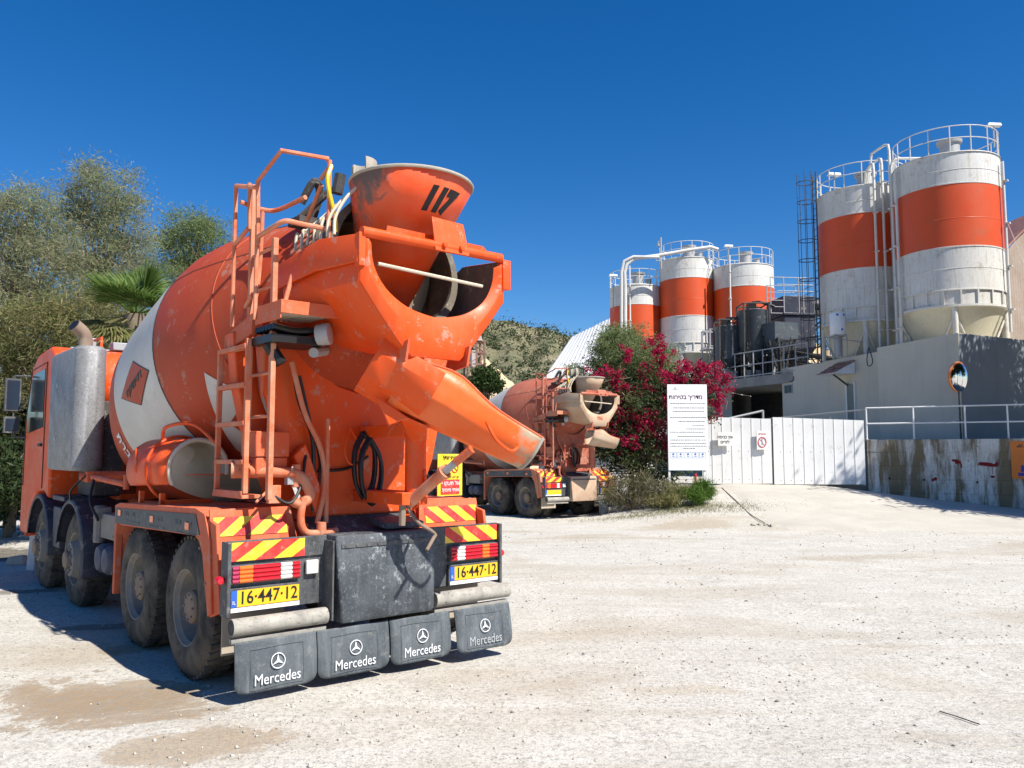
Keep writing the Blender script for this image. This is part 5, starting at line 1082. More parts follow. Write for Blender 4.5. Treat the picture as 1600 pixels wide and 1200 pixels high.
# upper rail of the ramp behind the gate
h0 = W(1128, 652, 31); railing('handrail', 'grey handrail of the stair behind the gate', [W(1130, 655, 31)-Vector((0, 0, 1)), W(1192, 641, 31)-Vector((0, 0, 1))], 1.0, (.98,), 1, .04, M['steel'], None)
railing('handrail', 'long sloping grey handrail above the right gate leaf', [W(1196, 655, 30)-Vector((0, 0, 1)), W(1352, 640, 27)-Vector((0, 0, 1))], 1.0, (1.0, .6), 3, .025, M['steel'], None)

# ------------------------------------------------------------------ silos
silo_or = paint('silo_orange', (.66, .068, .004), .25, (.40, .09, .03), rough=.4, scale=.6, streak=1, chip=.25, chipc=(.30, .12, .06)); silo_wh = paint('silo_white', (.66, .66, .63), .32, (.36, .29, .19), rough=.5, scale=.6, streak=1.1, chip=.4, chipc=(.30, .20, .12)); cone_m = paint('silo_cone_cream', (.58, .55, .42), .4, (.34, .27, .16), rough=.6, scale=.7); pipe_m = paint('white_pipe', (.62, .62, .59), .3, rough=.5)
def silo(lab, uc, D, Rr, vt, bands, vskirt, legs=True, rail=True, vcone=None, conez=0, pipes=()):
    """uc axis pixel, D axis depth; levels given at the near side of the shell"""
    a = W(uc, 600, D); dn = D-Rr*.93; lv = lambda v: W(uc, v, dn).z; zt_ = lv(vt); base = TZ
    t = empty('cement_silo', (a.x, a.y, base), 0, lab, 'silo', 'orange and white cement silos'); z = lambda v: lv(v)-base
    b = MB(); b.lathe([(Rr, z(vskirt)), (Rr, z(vt))], None, 72); shell = b.build('shell', silo_wh, t, 60)
    for v in [vt]+[q for q in bands]+[vskirt]: b = MB(); b.lathe([(Rr, z(v)-.03), (Rr+.02, z(v)-.02), (Rr+.02, z(v)+.02), (Rr, z(v)+.03)], None, 72); b.build('shell_ring', silo_wh, shell, 40)
    for v in (vt+(bands[0]-vt)*.55, (bands[1]+vskirt)/2, bands[0]*.45+bands[1]*.55): b = MB(); b.lathe([(Rr+.007, z(v)-.012), (Rr+.013, z(v)), (Rr+.007, z(v)+.012)], None, 72); b.build('weld_seam', silo_or if bands[0] < v < bands[1] else silo_wh, shell, 40)
    b = MB(); b.lathe([(Rr+.006, z(bands[1])+.01), (Rr+.006, z(bands[0])-.01)], None, 72); b.build('orange_band', silo_or, t, 60)
    b = MB(); b.lathe([(Rr+.04, z(vt)), (Rr+.03, z(vt)+.03), (Rr*.9, z(vt)+.10), (.1, z(vt)+.35), (0, z(vt)+.35)], None, 48); b.build('roof', silo_wh, t, 40)
    # skirt with posts between two rings
    z1 = z(vskirt); z0 = z1-.55; b = MB(); b.lathe([(Rr-.04, z1), (Rr-.04, z0)], None, 60); b.lathe([(Rr, z0), (Rr+.06, z0+.01), (Rr+.06, z0-.07), (Rr-.1, z0-.08)], None, 72)
    for k in range(20):
        a_ = 2*math.pi*k/20; b.box(-.03, .03, -.02, .05, z0, z1, Matrix.Rotation(a_, 4, 'Z') @ Matrix.Translation((0, -Rr, 0)))
    b.build('skirt', silo_wh, t, 40)
    zb = conez if conez else max(.6, z0-2.4); b = MB(); b.lathe([(Rr-.06, z0-.05), (Rr*.55, z0-(z0-zb)*.55), (.25, zb), (.22, zb-.3)], None, 60); b.build('cone', cone_m, t, 40)
    for k in range(4):
        a_ = math.pi/4+k*math.pi/2+.35; b = MB(); c_, s_ = (Rr-.08)*math.cos(a_), (Rr-.08)*math.sin(a_); b.tube([(c_, s_, -.1), (c_, s_, z0)], .10, 12); b.lathe([(.2, -.1), (.2, -.06), (0, -.06)], Matrix.Translation((c_, s_, 0)), 12); b.build('leg', silo_wh, t, 40)
    b = MB()
    for k in range(4):
        a_ = math.pi/4+k*math.pi/2+.35; b2_ = a_+math.pi/2; p_, q_ = Vector(((Rr-.08)*math.cos(a_), (Rr-.08)*math.sin(a_), .2)), Vector(((Rr-.08)*math.cos(b2_), (Rr-.08)*math.sin(b2_), z0-.3)); b.tube([p_, q_], .04, 8); b.tube([Vector((p_.x, p_.y, q_.z)), Vector((q_.x, q_.y, .2))], .04, 8)
    b.build('bracing', silo_wh, t)
    b = MB(); N_ = 16; zt0 = z(vt)+.05; rr = Rr-.02
    for k in range(N_):
        a_ = 2*math.pi*k/N_; b.tube([(rr*math.cos(a_), rr*math.sin(a_), zt0), (rr*math.cos(a_), rr*math.sin(a_), zt0+.95)], .022, 6)
    for hh in (.5, .95): b.tube([(rr*math.cos(q), rr*math.sin(q), zt0+hh) for q in np.linspace(0, 2*math.pi, 41)[:-1]], .020, 6, closed=True)
    b.build('roof_railing', pipe_m, t)
    b = MB(); b.lathe([(.0, zt0+.2), (.36, zt0+.2), (.36, zt0+.85), (.44, zt0+.86), (.46, zt0+.98), (.0, zt0+1.04)], Matrix.Translation((.15, -.1, 0)), 20); b.lathe([(0, zt0+.1), (.2, zt0+.1), (.2, zt0+.5), (.24, zt0+.52), (.0, zt0+.56)], Matrix.Translation((.75, -.3, 0)), 14); b.build('vent_filter', M['steel'], t, 40)
    for k, (ang, zlo, zhi, bend) in enumerate(pipes):
        b = MB(); c_, s_ = (Rr+.13)*math.cos(ang), (Rr+.13)*math.sin(ang); pts = [(c_, s_, zlo), (c_, s_, z(vt)+zhi-.35)]
        if bend: pts += [(c_*.97, s_*.97, z(vt)+zhi-.08), (c_*.85, s_*.85, z(vt)+zhi), (c_*.4, s_*.4, z(vt)+zhi-.05), (c_*.25, s_*.25, z(vt)+.3)]
        b.tube(pts, .055, 10)
        for zz_ in np.arange(zlo+.8, z(vt), 1.6): b.box(-.08, .08, -.16, .02, zz_, zz_+.05, Matrix.Translation((c_, s_, 0)) @ Matrix.Rotation(ang+math.pi/2, 4, 'Z'))
        b.build('filling_pipe', pipe_m, t, 40)
    t['_zt'] = 0; del t['_zt']; return t, a, zt_
th_ = lambda uc, side: math.atan2(-1, -W(uc, 600, 1).x)+side
sA = silo('nearest and tallest silo at the right with orange middle band, behind the roof corner', 1492, 31.0, 1.84, 238, (286, 385), 452, pipes=((th_(1492, -1.25), .3, .5, 1), (th_(1492, -1.05), .3, .2, 0), (th_(1492, 1.25), 4, .1, 0)), conez=1.2)
sB = silo('silo with the caged ladder on its left side, just left of the nearest silo', 1357, 34.5, 1.80, 289, (331, 418), 478, pipes=((th_(1357, .25), .5, .9, 1), (th_(1357, .42), .5, 1.1, 1), (th_(1357, .6), .5, 1.7, 1)), conez=1.0)
sC = silo('left silo of the distant group, lowest and half hidden by bushes', 995, 51.0, 1.62, 445, (475, 545), 575, pipes=((th_(995, -.35), 2, 1.5, 0), (th_(995, -.2), 2, 1.5, 0)))
sD = silo('middle silo of the distant group, the one streaked by railing shadows', 1076, 50.0, 1.66, 402, (433, 493), 535, pipes=())
sE = silo('right silo of the distant group, partly behind the dark machinery', 1165, 49.0, 1.78, 412, (446, 530), 570, pipes=((th_(1165, -.4), 3, .9, 0),))
# caged ladder of the second silo
def caged(sil, Rr):
    t, a, zt_ = sil; lad = MB(); ang = th_(1357, -1.2); ex = Vector((math.cos(ang), math.sin(ang), 0)); ey = Vector((-ex.y, ex.x, 0)); z1 = zt_-TZ+1.1; c0 = ex*(Rr+.2)
    for s_ in (-.22, .22): lad.tube([c0+ey*s_+Vector((0, 0, 3.4)), c0+ey*s_+Vector((0, 0, z1))], .03, 6)
    for k in range(int((z1-3.5)/.3)): lad.tube([c0-ey*.22+Vector((0, 0, 3.5+k*.3)), c0+ey*.22+Vector((0, 0, 3.5+k*.3))], .014, 6)
    lo = lad.build('ladder', M['dark'], t); b = MB()
    hoop = lambda z: [c0+ey*.36*math.sin(q)+ex*(.42-.42*math.cos(q)*1.0+.0)+Vector((0, 0, z)) for q in np.linspace(-2.2, 2.2, 13)]
    hoop = lambda z: [c0+ex*(.36+.38*math.cos(q))+ey*.36*math.sin(q)+Vector((0, 0, z)) for q in np.linspace(-2.6, 2.6, 15)]
    for z in np.arange(3.6, z1+.05, .85): b.tube(hoop(z), .018, 6)
    for i in (2, 4, 7, 10, 12): b.tube([hoop(3.6)[i], hoop(z1)[i]], .013, 5)
    b.build('safety_cage', M['dark'], lo)
caged(sB, 1.80)
def stay():
    b = MB(); p_, q_ = W(1567, 330, 30), W(1604, 420, 30); b.tube([p_, q_], .012, 5); tag(b.build('guy_wire', M['white'], None), 'thin pale guy wire right of the nearest silo', 'wire')
stay()
def flood(u, v, D, lab, up=.5):
    c = W(u, v, D); t = empty('floodlight', c, 0, lab, 'lamp', 'lamps on the silo tops'); b = MB(); b.tube([(0, 0, -up*1.6), (0, 0, 0)], .03, 6); b.build('pole', M['steel'], t); b = MB(); b.add([(-.28, -.12, .02), (.28, -.12, .0), (.28, .12, .0), (-.28, .12, .02), (-.2, -.09, .14), (.25, -.09, .12), (.25, .09, .12), (-.2, .09, .14)], [(0, 3, 2, 1), (4, 5, 6, 7), (0, 1, 5, 4), (1, 2, 6, 5), (2, 3, 7, 6), (3, 0, 4, 7)]); b.build('lamp_head', M['white'], t, bevel=.02)
flood(1552, 198, 30.2, 'white floodlight at the right rim of the nearest silo'); flood(1303, 275, 33.6, 'floodlight above the caged ladder'); flood(958, 432, 50, 'small lamp on a mast left of the distant silos', 1.4); flood(1138, 386, 48.5, 'floodlight between the middle and right distant silos')
b = MB(); c = W(1033, 405, 49); b.tube([(0, 0, -.6), (0, 0, 1.35)], .05, 8); b.tube([(0, 0, 1.1), (-.15, 0, 1.1), (-.17, 0, .95)], .03, 6); b.lathe([(0, -.1), (.09, -.06), (.10, .06), (0, .1)], Matrix.Translation((-.17, 0, .88)), 12); b.tube([(0, 0, .3), (-.3, 0, .3), (-.3, 0, -.1), (0, 0, -.1)], .03, 6); o = b.build('camera_mast', M['steel'], None); o.location = c; tag(o, 'camera mast at the left rim of the middle distant silo', 'camera')
# conveying pipe bridging the distant silos
b = MB(); pts = [W(u, v, 48.3) for u, v in ((977, 560), (977, 450), (976, 425), (980, 412), (992, 404), (1030, 399), (1075, 391), (1110, 386), (1122, 390))]; b.tube([p-pts[0] for p in pts], .11, 10)
b2 = [W(u, v, 48.2) for u, v in ((971, 560), (971, 450), (971, 425), (975, 408), (990, 401), (1030, 402))]; b.tube([p-pts[0] for p in b2], .09, 10)
o = b.build('conveying_pipe', pipe_m, None, 40); o.location = pts[0]; tag(o, 'pale blower pipe rising beside the left silo and crossing to the middle one', 'pipe')

# ------------------------------------------------------------------ batching plant on the deck
dk_navy = paint('dark_navy_steel', (.010, .015, .034), .22, (.06, .07, .10), rough=.45, scale=1.2); slate = paint('slate_steel', (.040, .054, .068), .3, (.12, .135, .145), rough=.45, scale=1.5)
dkA, dkB = W(1122, 594, 42), W(1208, 583, 38.4); z_d = 5.45; dkA.z = dkB.z = z_d
dd = (dkB-dkA).normalized(); dn_ = Vector((-dd.y, dd.x, 0)); dn_ = dn_ if dn_.y > 0 else -dn_
dn2 = Vector((.55, .83, 0))
t = empty('concrete_deck', (dkA.x, dkA.y, TZ), 0, 'raised concrete deck carrying the batching machinery', 'deck'); o0 = Vector((dkA.x, dkA.y, TZ)); hd = z_d-TZ
b = MB(); b.prism([Vector((0, 0, hd-.45)), (dkB-dkA)+dd*2.5+Vector((0, 0, hd-.45)), (dkB-dkA)+dd*2.5+dn2*12+Vector((0, 0, hd-.45)), dn2*12+Vector((0, 0, hd-.45))], (0, 0, .45)); b.build('slab', concrete_mat('deck_concrete', (.20, .20, .19), (.32, .31, .29)), t, 0)
for k, q in enumerate((dd*.3+dn2*.5, dd*.6+dn2*8)): b = MB(); b.box(-.25, .25, -.25, .25, -.2, hd-.45, Matrix.Translation(q)); b.build('column', gs, t, 0)
b = MB(); b.prism([dd*.2+dn2*5, dkB-dkA+dn2*5, dkB-dkA+dn2*5.2, dd*.2+dn2*5.2], (0, 0, hd-.45)); b.prism([dn2*1.2-dd*.2, dn2*6-dd*.2, dn2*6-dd*.4, dn2*1.2-dd*.4], (0, 0, hd-.45)); b.build('back_wall', M['dark'], t, 0)
railing('deck_railing', 'grey railing along the edge of the raised concrete deck', [dkA, dkB, dkB+dd*2.2], 1.25, (.08, .62, 1.25), 9, .03, M['steel'])
railing('deck_railing', 'dark railing running behind the roof of the grey building', [W(1222, 566, 39), W(1330, 553, 36)], 1.0, (.5, 1.0), 5, .03, M['dark'])
def tank(lab, uc, D, r, vt, vb, cone, mat, frame=True):
    a = W(uc, 600, D); z0 = z_d; t = empty('hopper_tank', (a.x, a.y, z0), 0, lab, 'tank', 'dark tanks on the deck'); zt_ = W(uc, vt, D-r).z-z0; zb_ = W(uc, vb, D-r).z-z0
    b = MB(); b.lathe([(0, zt_+.10), (r*.5, zt_+.08), (r, zt_), (r+.02, zt_-.03), (r, zt_-.06), (r, zb_+cone), (r*.25, zb_), (.0, zb_)], None, 40); b.build('shell', mat, t, 40)
    b = MB()
    for k in range(4):
        q = math.pi/4+k*math.pi/2; b.tube([((r+.15)*math.cos(q), (r+.15)*math.sin(q), 0), ((r+.15)*math.cos(q), (r+.15)*math.sin(q), zt_+.3)], .05, 6)
    for z in (zt_+.3, zb_+cone, zt_*.5): b.tube([((r+.15)*math.cos(q), (r+.15)*math.sin(q), z) for q in (math.pi/4+k*math.pi/2 for k in range(4))], .04, 6, closed=True)
    b.tube([((r+.15)*math.cos(.8), -(r+.15)*math.sin(.8), 0), (-(r+.15)*math.cos(.8), -(r+.15)*math.sin(.8), zb_+cone)], .035, 6); b.build('frame', M['dark'], t)
    b = MB(); b.tube([(0, 0, zt_+.1), (0, 0, zt_+.45), (.3, -.1, .45+zt_), (r+.3, -.2, zt_+.2)], .07, 8); b.box(-.3, .1, -.3, .1, zt_+.08, zt_+.35); b.tube([(-r*.6, -r*.9, zt_), (-r*.6, -r*1.1, zb_)], .04, 6); b.build('top_piping', M['hose'], t)
    b = MB(); b.tube([(0, 0, zb_+.05), (0, 0, .3)], .16, 10); b.box(-.4, .4, -.3, .3, .05, .45); b.build('outlet', M['steel'], t); return t
tank('small slate tank in a frame at the left end of the deck', 1138, 41.5, .62, 508, 575, .5, slate); tank('taller slate tank with a conical foot in the middle of the deck', 1179, 41.0, .74, 482, 568, .95, slate)
# weigh hopper: box over a pyramid
a = W(1219, 600, 40.2); t = empty('weigh_hopper', (a.x, a.y, z_d), .35, 'slate box hopper on a tangle of framework beside the taller tank', 'hopper'); b = MB(); za, zb_, zc_ = W(1219, 506, 40.2).z-z_d, W(1219, 533, 40.2).z-z_d, .55
secs = [[Vector((x*k, y*k, z)) for x, y in ((-.7, -.6), (.7, -.6), (.7, .6), (-.7, .6))] for k, z in ((1, za), (1, zb_), (.3, zc_))]; b.loft(secs, close=True); b.add(secs[0], [(0, 1, 2, 3)]); b.build('hopper_body', slate, t, 0, bevel=.02)
b = MB()
for k in range(16):
    x, y = random.uniform(-.75, .75), random.uniform(-.7, .1); b.tube([(x, y, 0), (x+random.uniform(-.5, .5), y+random.uniform(-.3, .3), zb_+random.uniform(-.1, .1))], random.choice((.03, .05, .07)), 6)
for k in range(6): b.tube([(-.8, -.7+.1*k, .3+.18*k), (.8, -.7+.1*k, .25+.2*k)], .03, 6)
b.build('framework', M['dark'], t)
# navy dust collector with fan and top railing
a = W(1238, 600, 42.0); t = empty('dust_collector', (a.x, a.y, z_d), .12, 'dark navy dust collector box with railing and fan at the right of the deck', 'dust collector'); zz = lambda v: W(1238, v, 41).z-z_d; b = MB(); hw = 25*41/F
for z0, z1, k in ((zz(489), zz(462), 1.0), (zz(493), zz(489), 1.12), (zz(545), zz(493), 1.03)):
    b.box(-hw*k, hw*k, -1.0*k, 1.0*k, z0, z1)
secs = [[Vector((x*k, y*k, z)) for x, y in ((-hw, -1), (hw, -1), (hw, 1), (-hw, 1))] for k, z in ((1.0, zz(545)), (.3, .2))]; b.loft(secs, close=True); b.build('filter_box', dk_navy, t, 0, bevel=.03)
b = MB(); b.box(hw*1.12, hw*1.12+1.3, -.6, .4, zz(487), zz(482)); b.tube([(hw*1.1, -.5, zz(518)), (hw*1.12+1.2, -.5, zz(487))], .05, 6); b.tube([(hw*1.1, .3, zz(518)), (hw*1.12+1.2, .3, zz(487))], .05, 6); b.build('fan_platform', M['dark'], t)
b = MB(); b.lathe([(0, -.35), (.32, -.35), (.36, -.2), (.36, .2), (.32, .35), (0, .35)], axisM((hw+.55, -.1, zz(472)), (1, 0, 0)), 20); b.lathe([(0, .35), (.2, .35), (.2, .95), (0, .95)], axisM((hw+.55, -.1, zz(472)), (1, 0, 0)), 16); b.build('fan', dk_navy, t, 40)
b = MB(); 
for i, (x, y) in enumerate(((-hw, -1), (0, -1), (hw*.3, -1), (hw, -1), (hw, 1), (-hw, 1))): b.tube([(x, y, zz(490)), (x, y, zz(434))], .03, 6)
for v in (434, 445, 455): b.tube([(-hw-.35, -1, zz(v)), (hw, -1, zz(v)), (hw, 1, zz(v)), (-hw, 1, zz(v))], .022, 6)
b.tube([(-hw-.7, -1, zz(490)), (-hw-.7, -1, zz(434)), (-hw, -1, zz(434))], .03, 6)
for v in (470, 480, 490): b.tube([(-hw-.7, -1, zz(v)), (-hw, -1, zz(v))], .02, 6)
b.build('top_railing', M['steel'], t)
# pipes and small gear standing about the deck
t = empty('machine_frame', (dkA.x, dkA.y, z_d), 0, 'dark tangle of pipes and frames standing along the deck under the tanks', 'machinery'); b = MB()
for k in range(34):
    q = dd*random.uniform(.3, 4.2)+dn2*random.uniform(.5, 2.2); h_ = random.uniform(.5, 2.6); b.tube([q, q+Vector((0, 0, h_)), q+dd*random.uniform(-.9, .9)+Vector((0, 0, h_+random.uniform(-.1, .3)))], random.choice((.025, .035, .05, .07)), 6)
for k in range(8): q = dd*random.uniform(.4, 4)+dn2*random.uniform(.8, 2); b.box(-.2, .2, -.2, .2, .1, random.uniform(.5, 1.1), Matrix.Translation(q))
b.build('frame', M['hose'], t, 30)
# conveyor truss sloping down to the right
b = MB(); p_, q_ = W(1232, 548, 40), W(1335, 566, 36.5); 
for s_ in (0, .5): b.tube([p_+Vector((0, s_, 0)), q_+Vector((0, s_, 0))], .07, 6); b.tube([p_+Vector((0, s_, -.45)), q_+Vector((0, s_, -.45))], .06, 6)
for k in range(9): b.tube([p_.lerp(q_, k/9), p_.lerp(q_, (k+1)/9)+Vector((0, 0, -.45))], .035, 6)
b.prism([p_+Vector((0, 0, .05)), q_+Vector((0, 0, .05)), q_+Vector((0, .5, .05)), p_+Vector((0, .5, .05))], (0, 0, .04)); tag(b.build('conveyor', M['dark'], None, 0), 'dark conveyor truss sloping down behind the grey building', 'conveyor')
# access tower left of the deck
a = W(1118, 600, 43.5); t = empty('access_tower', (a.x, a.y, TZ), .2, 'grey steel stair tower at the left end of the deck', 'stair tower'); b = MB(); hh = W(1118, 517, 43.5).z-TZ
for x, y in ((-.5, -.5), (.5, -.5), (.5, .5), (-.5, .5)): b.tube([(x, y, 0), (x, y, hh)], .045, 6)
for z in np.linspace(.8, hh, 7): b.tube([(-.5, -.5, z), (.5, -.5, z), (.5, .5, z), (-.5, .5, z)], .03, 6, closed=True)
for k in range(3): b.box(-.6, .6, -.6, .6, hh-1.05-k*1.6, hh-.98-k*1.6)
b.tube([(-.9, -.5, hh-1), (-.9, -.5, hh-.1), (-.4, -.5, hh-.1)], .03, 6); b.build('frame', M['steel'], t)
# white water heater on its stand
a = W(1312, 600, 33.0); z0 = W(1312, 524, 33.0).z; t = empty('water_heater', (a.x, a.y, zt), 0, 'white boiler tank standing on a frame on the roof of the grey building', 'water tank'); b = MB(); r = .31; hh = W(1312, 489, 33).z-zt; z0 -= zt
b.lathe([(0, z0), (r*.95, z0), (r, z0+.04), (r, hh-.05), (r*.9, hh), (0, hh+.02)], None, 32); b.build('tank', M['white'], t, 40)
b = MB()
for x, z in ((-.12, hh-.12), (.14, hh-.12), (.05, z0+.2)): b.lathe([(0, 0), (.05, 0)], axisM((x, -math.sqrt(r*r-x*x)-.006, z), (x, -r, 0)), 10)
b.build('blue_marks', flat('blue_mark', (.05, .16, .5), .5), t)
b = MB()
for x, y in ((-.25, -.25), (.25, -.25), (.25, .25), (-.25, .25)): b.tube([(x, y, -.1), (x, y, z0)], .025, 6)
b.tube([(-.25, -.25, z0-.02), (.25, -.25, z0-.02), (.25, .25, z0-.02), (-.25, .25, z0-.02)], .03, 6, closed=True); b.tube([(.0, 0, -.05), (0, 0, z0)], .13, 12); b.tube([(-.6, -.2, z0-.1), (.9, -.2, z0-.3)], .02, 6); b.build('stand', M['steel'], t)
# brown shed at the right edge
shed_m = paint('tan_corrugated_sheet', (.34, .27, .21), .5, (.20, .13, .09), rough=.7, scale=1.2)
def corr(name, P0_, P1_, z0f, z1f, mat, parent, pitch=.25, amp=.04):
    d = (P1_-P0_); L__ = d.length; d = d.normalized(); nn_ = Vector((d.y, -d.x, 0)); k = int(L__/pitch)*2; r0, r1 = [], []
    for i in range(k+1):
        s_ = L__*i/k; q = P0_+d*s_+nn_*(amp if i % 2 else 0); r0.append(Vector((q.x, q.y, z0f(s_)))); r1.append(Vector((q.x, q.y, z1f(s_))))
    b = MB(); b.loft([r0, r1]); return b.build(name, mat, parent, 0, solid=.01)
a = W(1574, 600, 40.0); bq = W(1720, 600, 46.0); t = empty('industrial_shed', (a.x, a.y, TZ), 0, 'tan corrugated shed at the right edge behind the nearest silo', 'shed'); p0 = Vector((0, 0, 0)); p1 = Vector((bq.x-a.x, bq.y-a.y, 0)); ze = W(1574, 404, 40).z-TZ
corr('front_wall', p0, p1, lambda s: -.2, lambda s: ze+s*.75 if s < 4 else ze+3-(s-4)*.2, shed_m, t); corr('side_wall', Vector((-.4, 9, 0)), p0, lambda s: -.2, lambda s: ze, shed_m, t)
b = MB(); b.prism([p0+Vector((-.5, -.3, ze-.2)), p0+Vector((3.3, 1.3, ze+3.0)), p0+Vector((3.1, 9.3, ze+3.0)), p0+Vector((-.9, 9, ze-.2))], (0, 0, .12)); b.build('roof', paint('rust_red_roof', (.30, .10, .06), .4), t, 0)
b = MB(); b.box(-.15, .15, -.2, -.02, 4.2, ze-.3); b.box(.5, 1.3, -.05, .3, 3.2, 3.3); b.build('downpipe', M['cream'], t, 0)
# white roofed shed behind the second truck
a = W(840, 606, 62); rg = W(893, 527, 70); rg2 = W(1010, 470, 66); e2 = W(1010, 600, 57.0); t = empty('white_roofed_shed', (a.x, a.y, 0), 0, 'large shed with a steep white corrugated roof behind the flowering bush', 'shed'); A0 = Vector((a.x, a.y, 0))
b = MB(); nR = 44; r0, r1 = [], []
for i in range(nR+1):
    k = i/nR; o_ = Vector((0, -.03, .03)) if i % 2 else Vector((0, 0, 0)); r0.append(a.lerp(e2, k)-A0+o_); r1.append(rg.lerp(rg2, k)-A0+o_)
b.loft([r0, r1]); b.build('roof', paint('white_roof_sheet', (.70, .70, .69), .1, rough=.5, scale=.4), t, 0, solid=.03)
b = MB(); b.prism([a-A0+Vector((.3, .6, -.2)), e2-A0+Vector((0, .6, -.2)), e2-A0+Vector((0, .7, -8)), Vector((a.x-A0.x+.3, .7, -.2))], (0, .2, 0)); b.prism([a-A0+Vector((.2, .4, -.3)), rg-A0+Vector((.1, -.2, -.3)), rg-A0+Vector((.1, 8, -4)), Vector((.3, 8, 0)), Vector((.3, .4, 0))], (.2, 0, 0)); b.build('wall', M['steel'], t, 0)

# ------------------------------------------------------------------ hills, sand pile, far plant
def ridge(az):   # horizon elevation of the ridge against pixel column
    u = 800+F*math.tan(az); return float(np.interp(u, [-700, -200, 200, 500, 700, 770, 830, 890, 940, 1050, 1150, 1240, 1270, 1300, 1400, 1700, 2400], [640, 600, 560, 520, 500, 497, 508, 523, 534, 545, 548, 548, 530, 552, 560, 600, 640]))
def hill():
    na, nr = 260, 60; azs = np.linspace(-.95, .95, na); rs = np.linspace(0, 1, nr); V = np.zeros((nr, na, 3)); ph = rng.random(12)*6
    for j, a_ in enumerate(azs):
        el = (708-ridge(a_))/F*math.cos(a_)**0
        for i, r_ in enumerate(rs):
            d = 120+200*r_; dep = d
            zt_ = CH+el*dep*math.sqrt(1)
            prof = (r_**1.0); z = -2+(zt_+2)*prof*(1 if r_ < .999 else 1)
            z += prof*(1-prof)*(7*math.sin(a_*23+ph[0]+r_*3)+4*math.sin(a_*47+ph[1]-r_*7)+2.2*math.sin(a_*90+r_*17+ph[2]))+1.2*math.sin(a_*140+ph[3])*prof*(.4 if r_ > .95 else 1)
            V[i, j] = (dep*math.tan(a_), dep, z)
    back = V[-1].copy(); back[:, 1] += 120; back[:, 0] *= 1.4; back[:, 2] = -5; V = np.concatenate([V, back[None]]); nr += 1
    idx = np.arange(nr*na).reshape(nr, na); f = np.stack([idx[:-1, :-1], idx[:-1, 1:], idx[1:, 1:], idx[1:, :-1]], -1).reshape(-1, 4)
    m, n, b, L = nodes('scrub_hillside'); v = mapping(n)
    c = mixc(n, ramp(n, noise(n, v, .05, 7, .65), [(.40, 0), (.62, 1)]), (.15, .15, .075), (.30, .25, .15)); c = mixc(n, ramp(n, noise(n, mapping(n, (1, 1, 2.6)), .022, 6, .7, .6), [(.56, 0), (.63, .85)]), c, (.46, .37, .25))
    c = mixc(n, ramp(n, noise(n, v, .35, 6, .7), [(.5, 0), (.65, .7)]), c, (.055, .07, .03)); L(c, b.inputs['Base Color']); b.inputs['Roughness'].default_value = .95; bump(n, noise(n, v, .4, 8, .7), b, 1, 1.5)
    me = bpy.data.meshes.new('hillside'); npmesh(me, V.reshape(-1, 3), f); me.materials.append(m); me.shade_smooth(); o = bpy.data.objects.new('hillside', me); COL.objects.link(o); tag(o, 'rocky green hillside behind the yard', kind='structure')
    # far-off scrub and pines on the hill as one mass
    P = []; S_ = []
    for k in range(3000):
        i = min(nr-3, int((nr-1)*(random.random()**.75))); j = int(na*(.42+.30*random.random())); p_ = V[i, j]*(1-random.random()*.0)+np.array([random.uniform(-2, 2), random.uniform(-2, 2), 0])
        dens = math.sin(j*.21+i*.11)+math.sin(i*.5+j*.05); top = i > nr*.82
        if dens < -.2 and not top and random.random() < .8: continue
        s_ = random.uniform(.5, 1.5)*(1.5 if top else 1.0); m_ = 22; P.append(p_+np.array([0, 0, s_*.5])+rng.normal(size=(m_, 3))*np.array([s_*.75, s_*.75, s_*.6]))
    o = leaves('hillside_scrub', np.concatenate(P), leaf_mat('far_scrub', [(.03, .05, .022), (.06, .085, .035), (.10, .12, .05)], .15), None, .8, .55, 0); tag(o, 'scrub and pines covering the far hillside', 'scrub', kind='stuff')
hill()
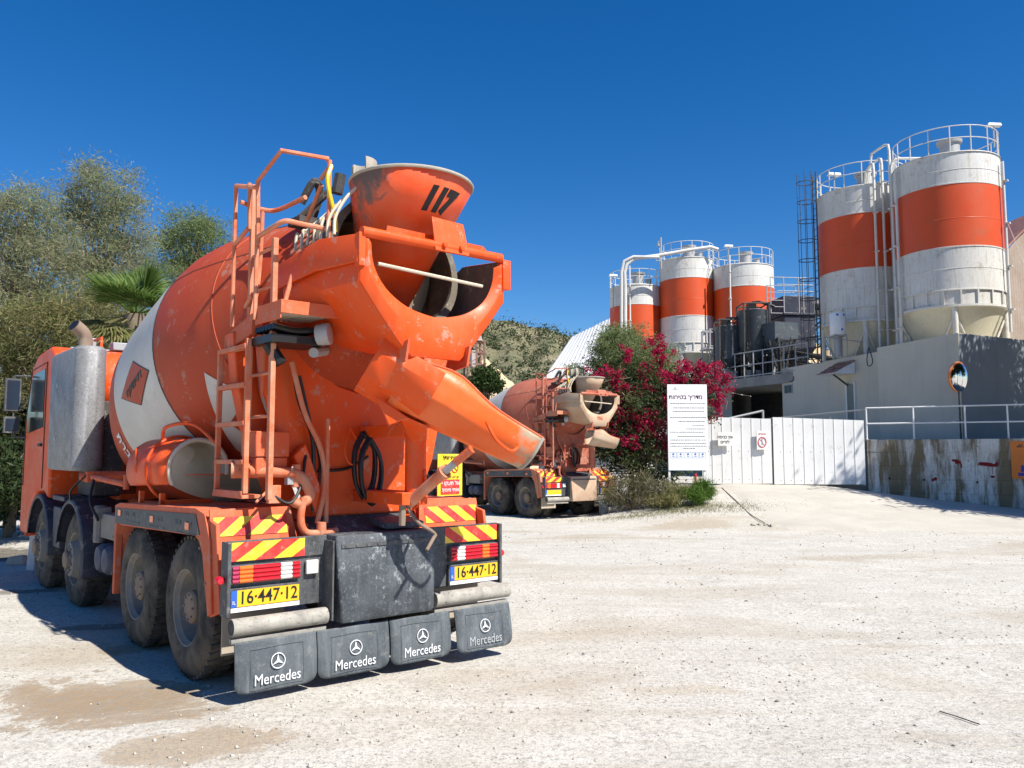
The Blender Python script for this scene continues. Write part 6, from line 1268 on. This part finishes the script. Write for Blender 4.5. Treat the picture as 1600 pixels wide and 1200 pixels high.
# sandy bank seen between the silos
b = MB(); rows = []
for j in range(9):
    rows.append([W(1235+u, 548+60*(j/8)-14*math.exp(-((u-32)/14)**2)*(1-j/8)+3*math.sin(u*.9+j), 95-j*2) for u in np.linspace(-20, 80, 26)])
b.loft(rows); o = b.build('sandy_bank', concrete_mat('bare_earth', (.42, .31, .17), (.58, .46, .30), .25), None, 60); tag(o, 'bare sandy bank glimpsed between the silos', kind='structure')
def sandpile():
    c = W(757, 708, 85); c.z = 0; pk = W(757, 558, 85).z; t = MB(); rr = W(870, 708, 85).x-W(757, 708, 85).x; prof = []; n = 60; rows = []
    for i in range(26):
        k = i/25; row = []
        for j in range(n):
            a_ = 2*math.pi*j/n; wv_ = 1+.06*math.sin(5*a_+k*3)+.03*math.sin(13*a_); r_ = rr*1.5*k*wv_; row.append(Vector((r_*math.cos(a_), r_*math.sin(a_), pk*(1-k)**.95+.12*math.sin(k*60)*(k > .05))))
        rows.append(row)
    t.loft(rows, close=True); o = t.build('sand_pile', concrete_mat('yellow_sand', (.50, .38, .22), (.60, .47, .30), .5), None, 60); o.location = c; tag(o, 'tall pile of pale yellow sand at the foot of the hill', 'sand pile')
sandpile()
tree('round dark green tree in front of the sand pile', g0(762, 60), [px(760, 592, 60, 17, 15), px(750, 600, 60, 10, 10), px(774, 603, 60, 8, 8)], leaf_mat('round_tree_leaf', [(.015, .035, .008), (.035, .065, .015), (.07, .10, .025)], .2), 200, 60, .20, .24, .14, .25, 0, group='trees before the hill', name='round_tree', nb=20)
# far crusher plant
a = W(741, 590, 75); t = empty('crusher_tower', (a.x, a.y, 0), .3, 'rusty lattice crusher tower seen just right of the funnel', 'tower'); hh = W(741, 534, 75).z; b = MB(); k = 75/F
for x in (-13*k, 0, 13*k):
    for y in (-.8, .8): b.tube([(x, y, 0), (x, y, hh)], .10, 6)
for i, z in enumerate(np.linspace(hh*.55, hh, 6)):
    b.box(-15*k, 15*k, -.9, .9, z-.08, z+.06); s_ = 1 if i % 2 else -1; b.tube([(-13*k*s_, -.85, z), (13*k*s_, -.85, z-hh*.09)], .07, 6)
b.build('lattice', paint('rusty_steel', (.20, .09, .06), .5, (.4, .3, .25), rough=.8, scale=1), t, 0); b = MB(); b.box(-8*k, -2*k, -.9, .9, hh-2.4, hh-.9); b.box(2*k, 10*k, -.9, .9, hh*.6, hh*.6+2.2); b.prism([(-9*k, -1, hh), (9*k, -1, hh), (4*k, -1, hh+.9), (-4*k, -1, hh+.9)], (0, 2, 0)); b.build('cladding', paint('faded_cladding', (.45, .38, .35), .5), t, 0)
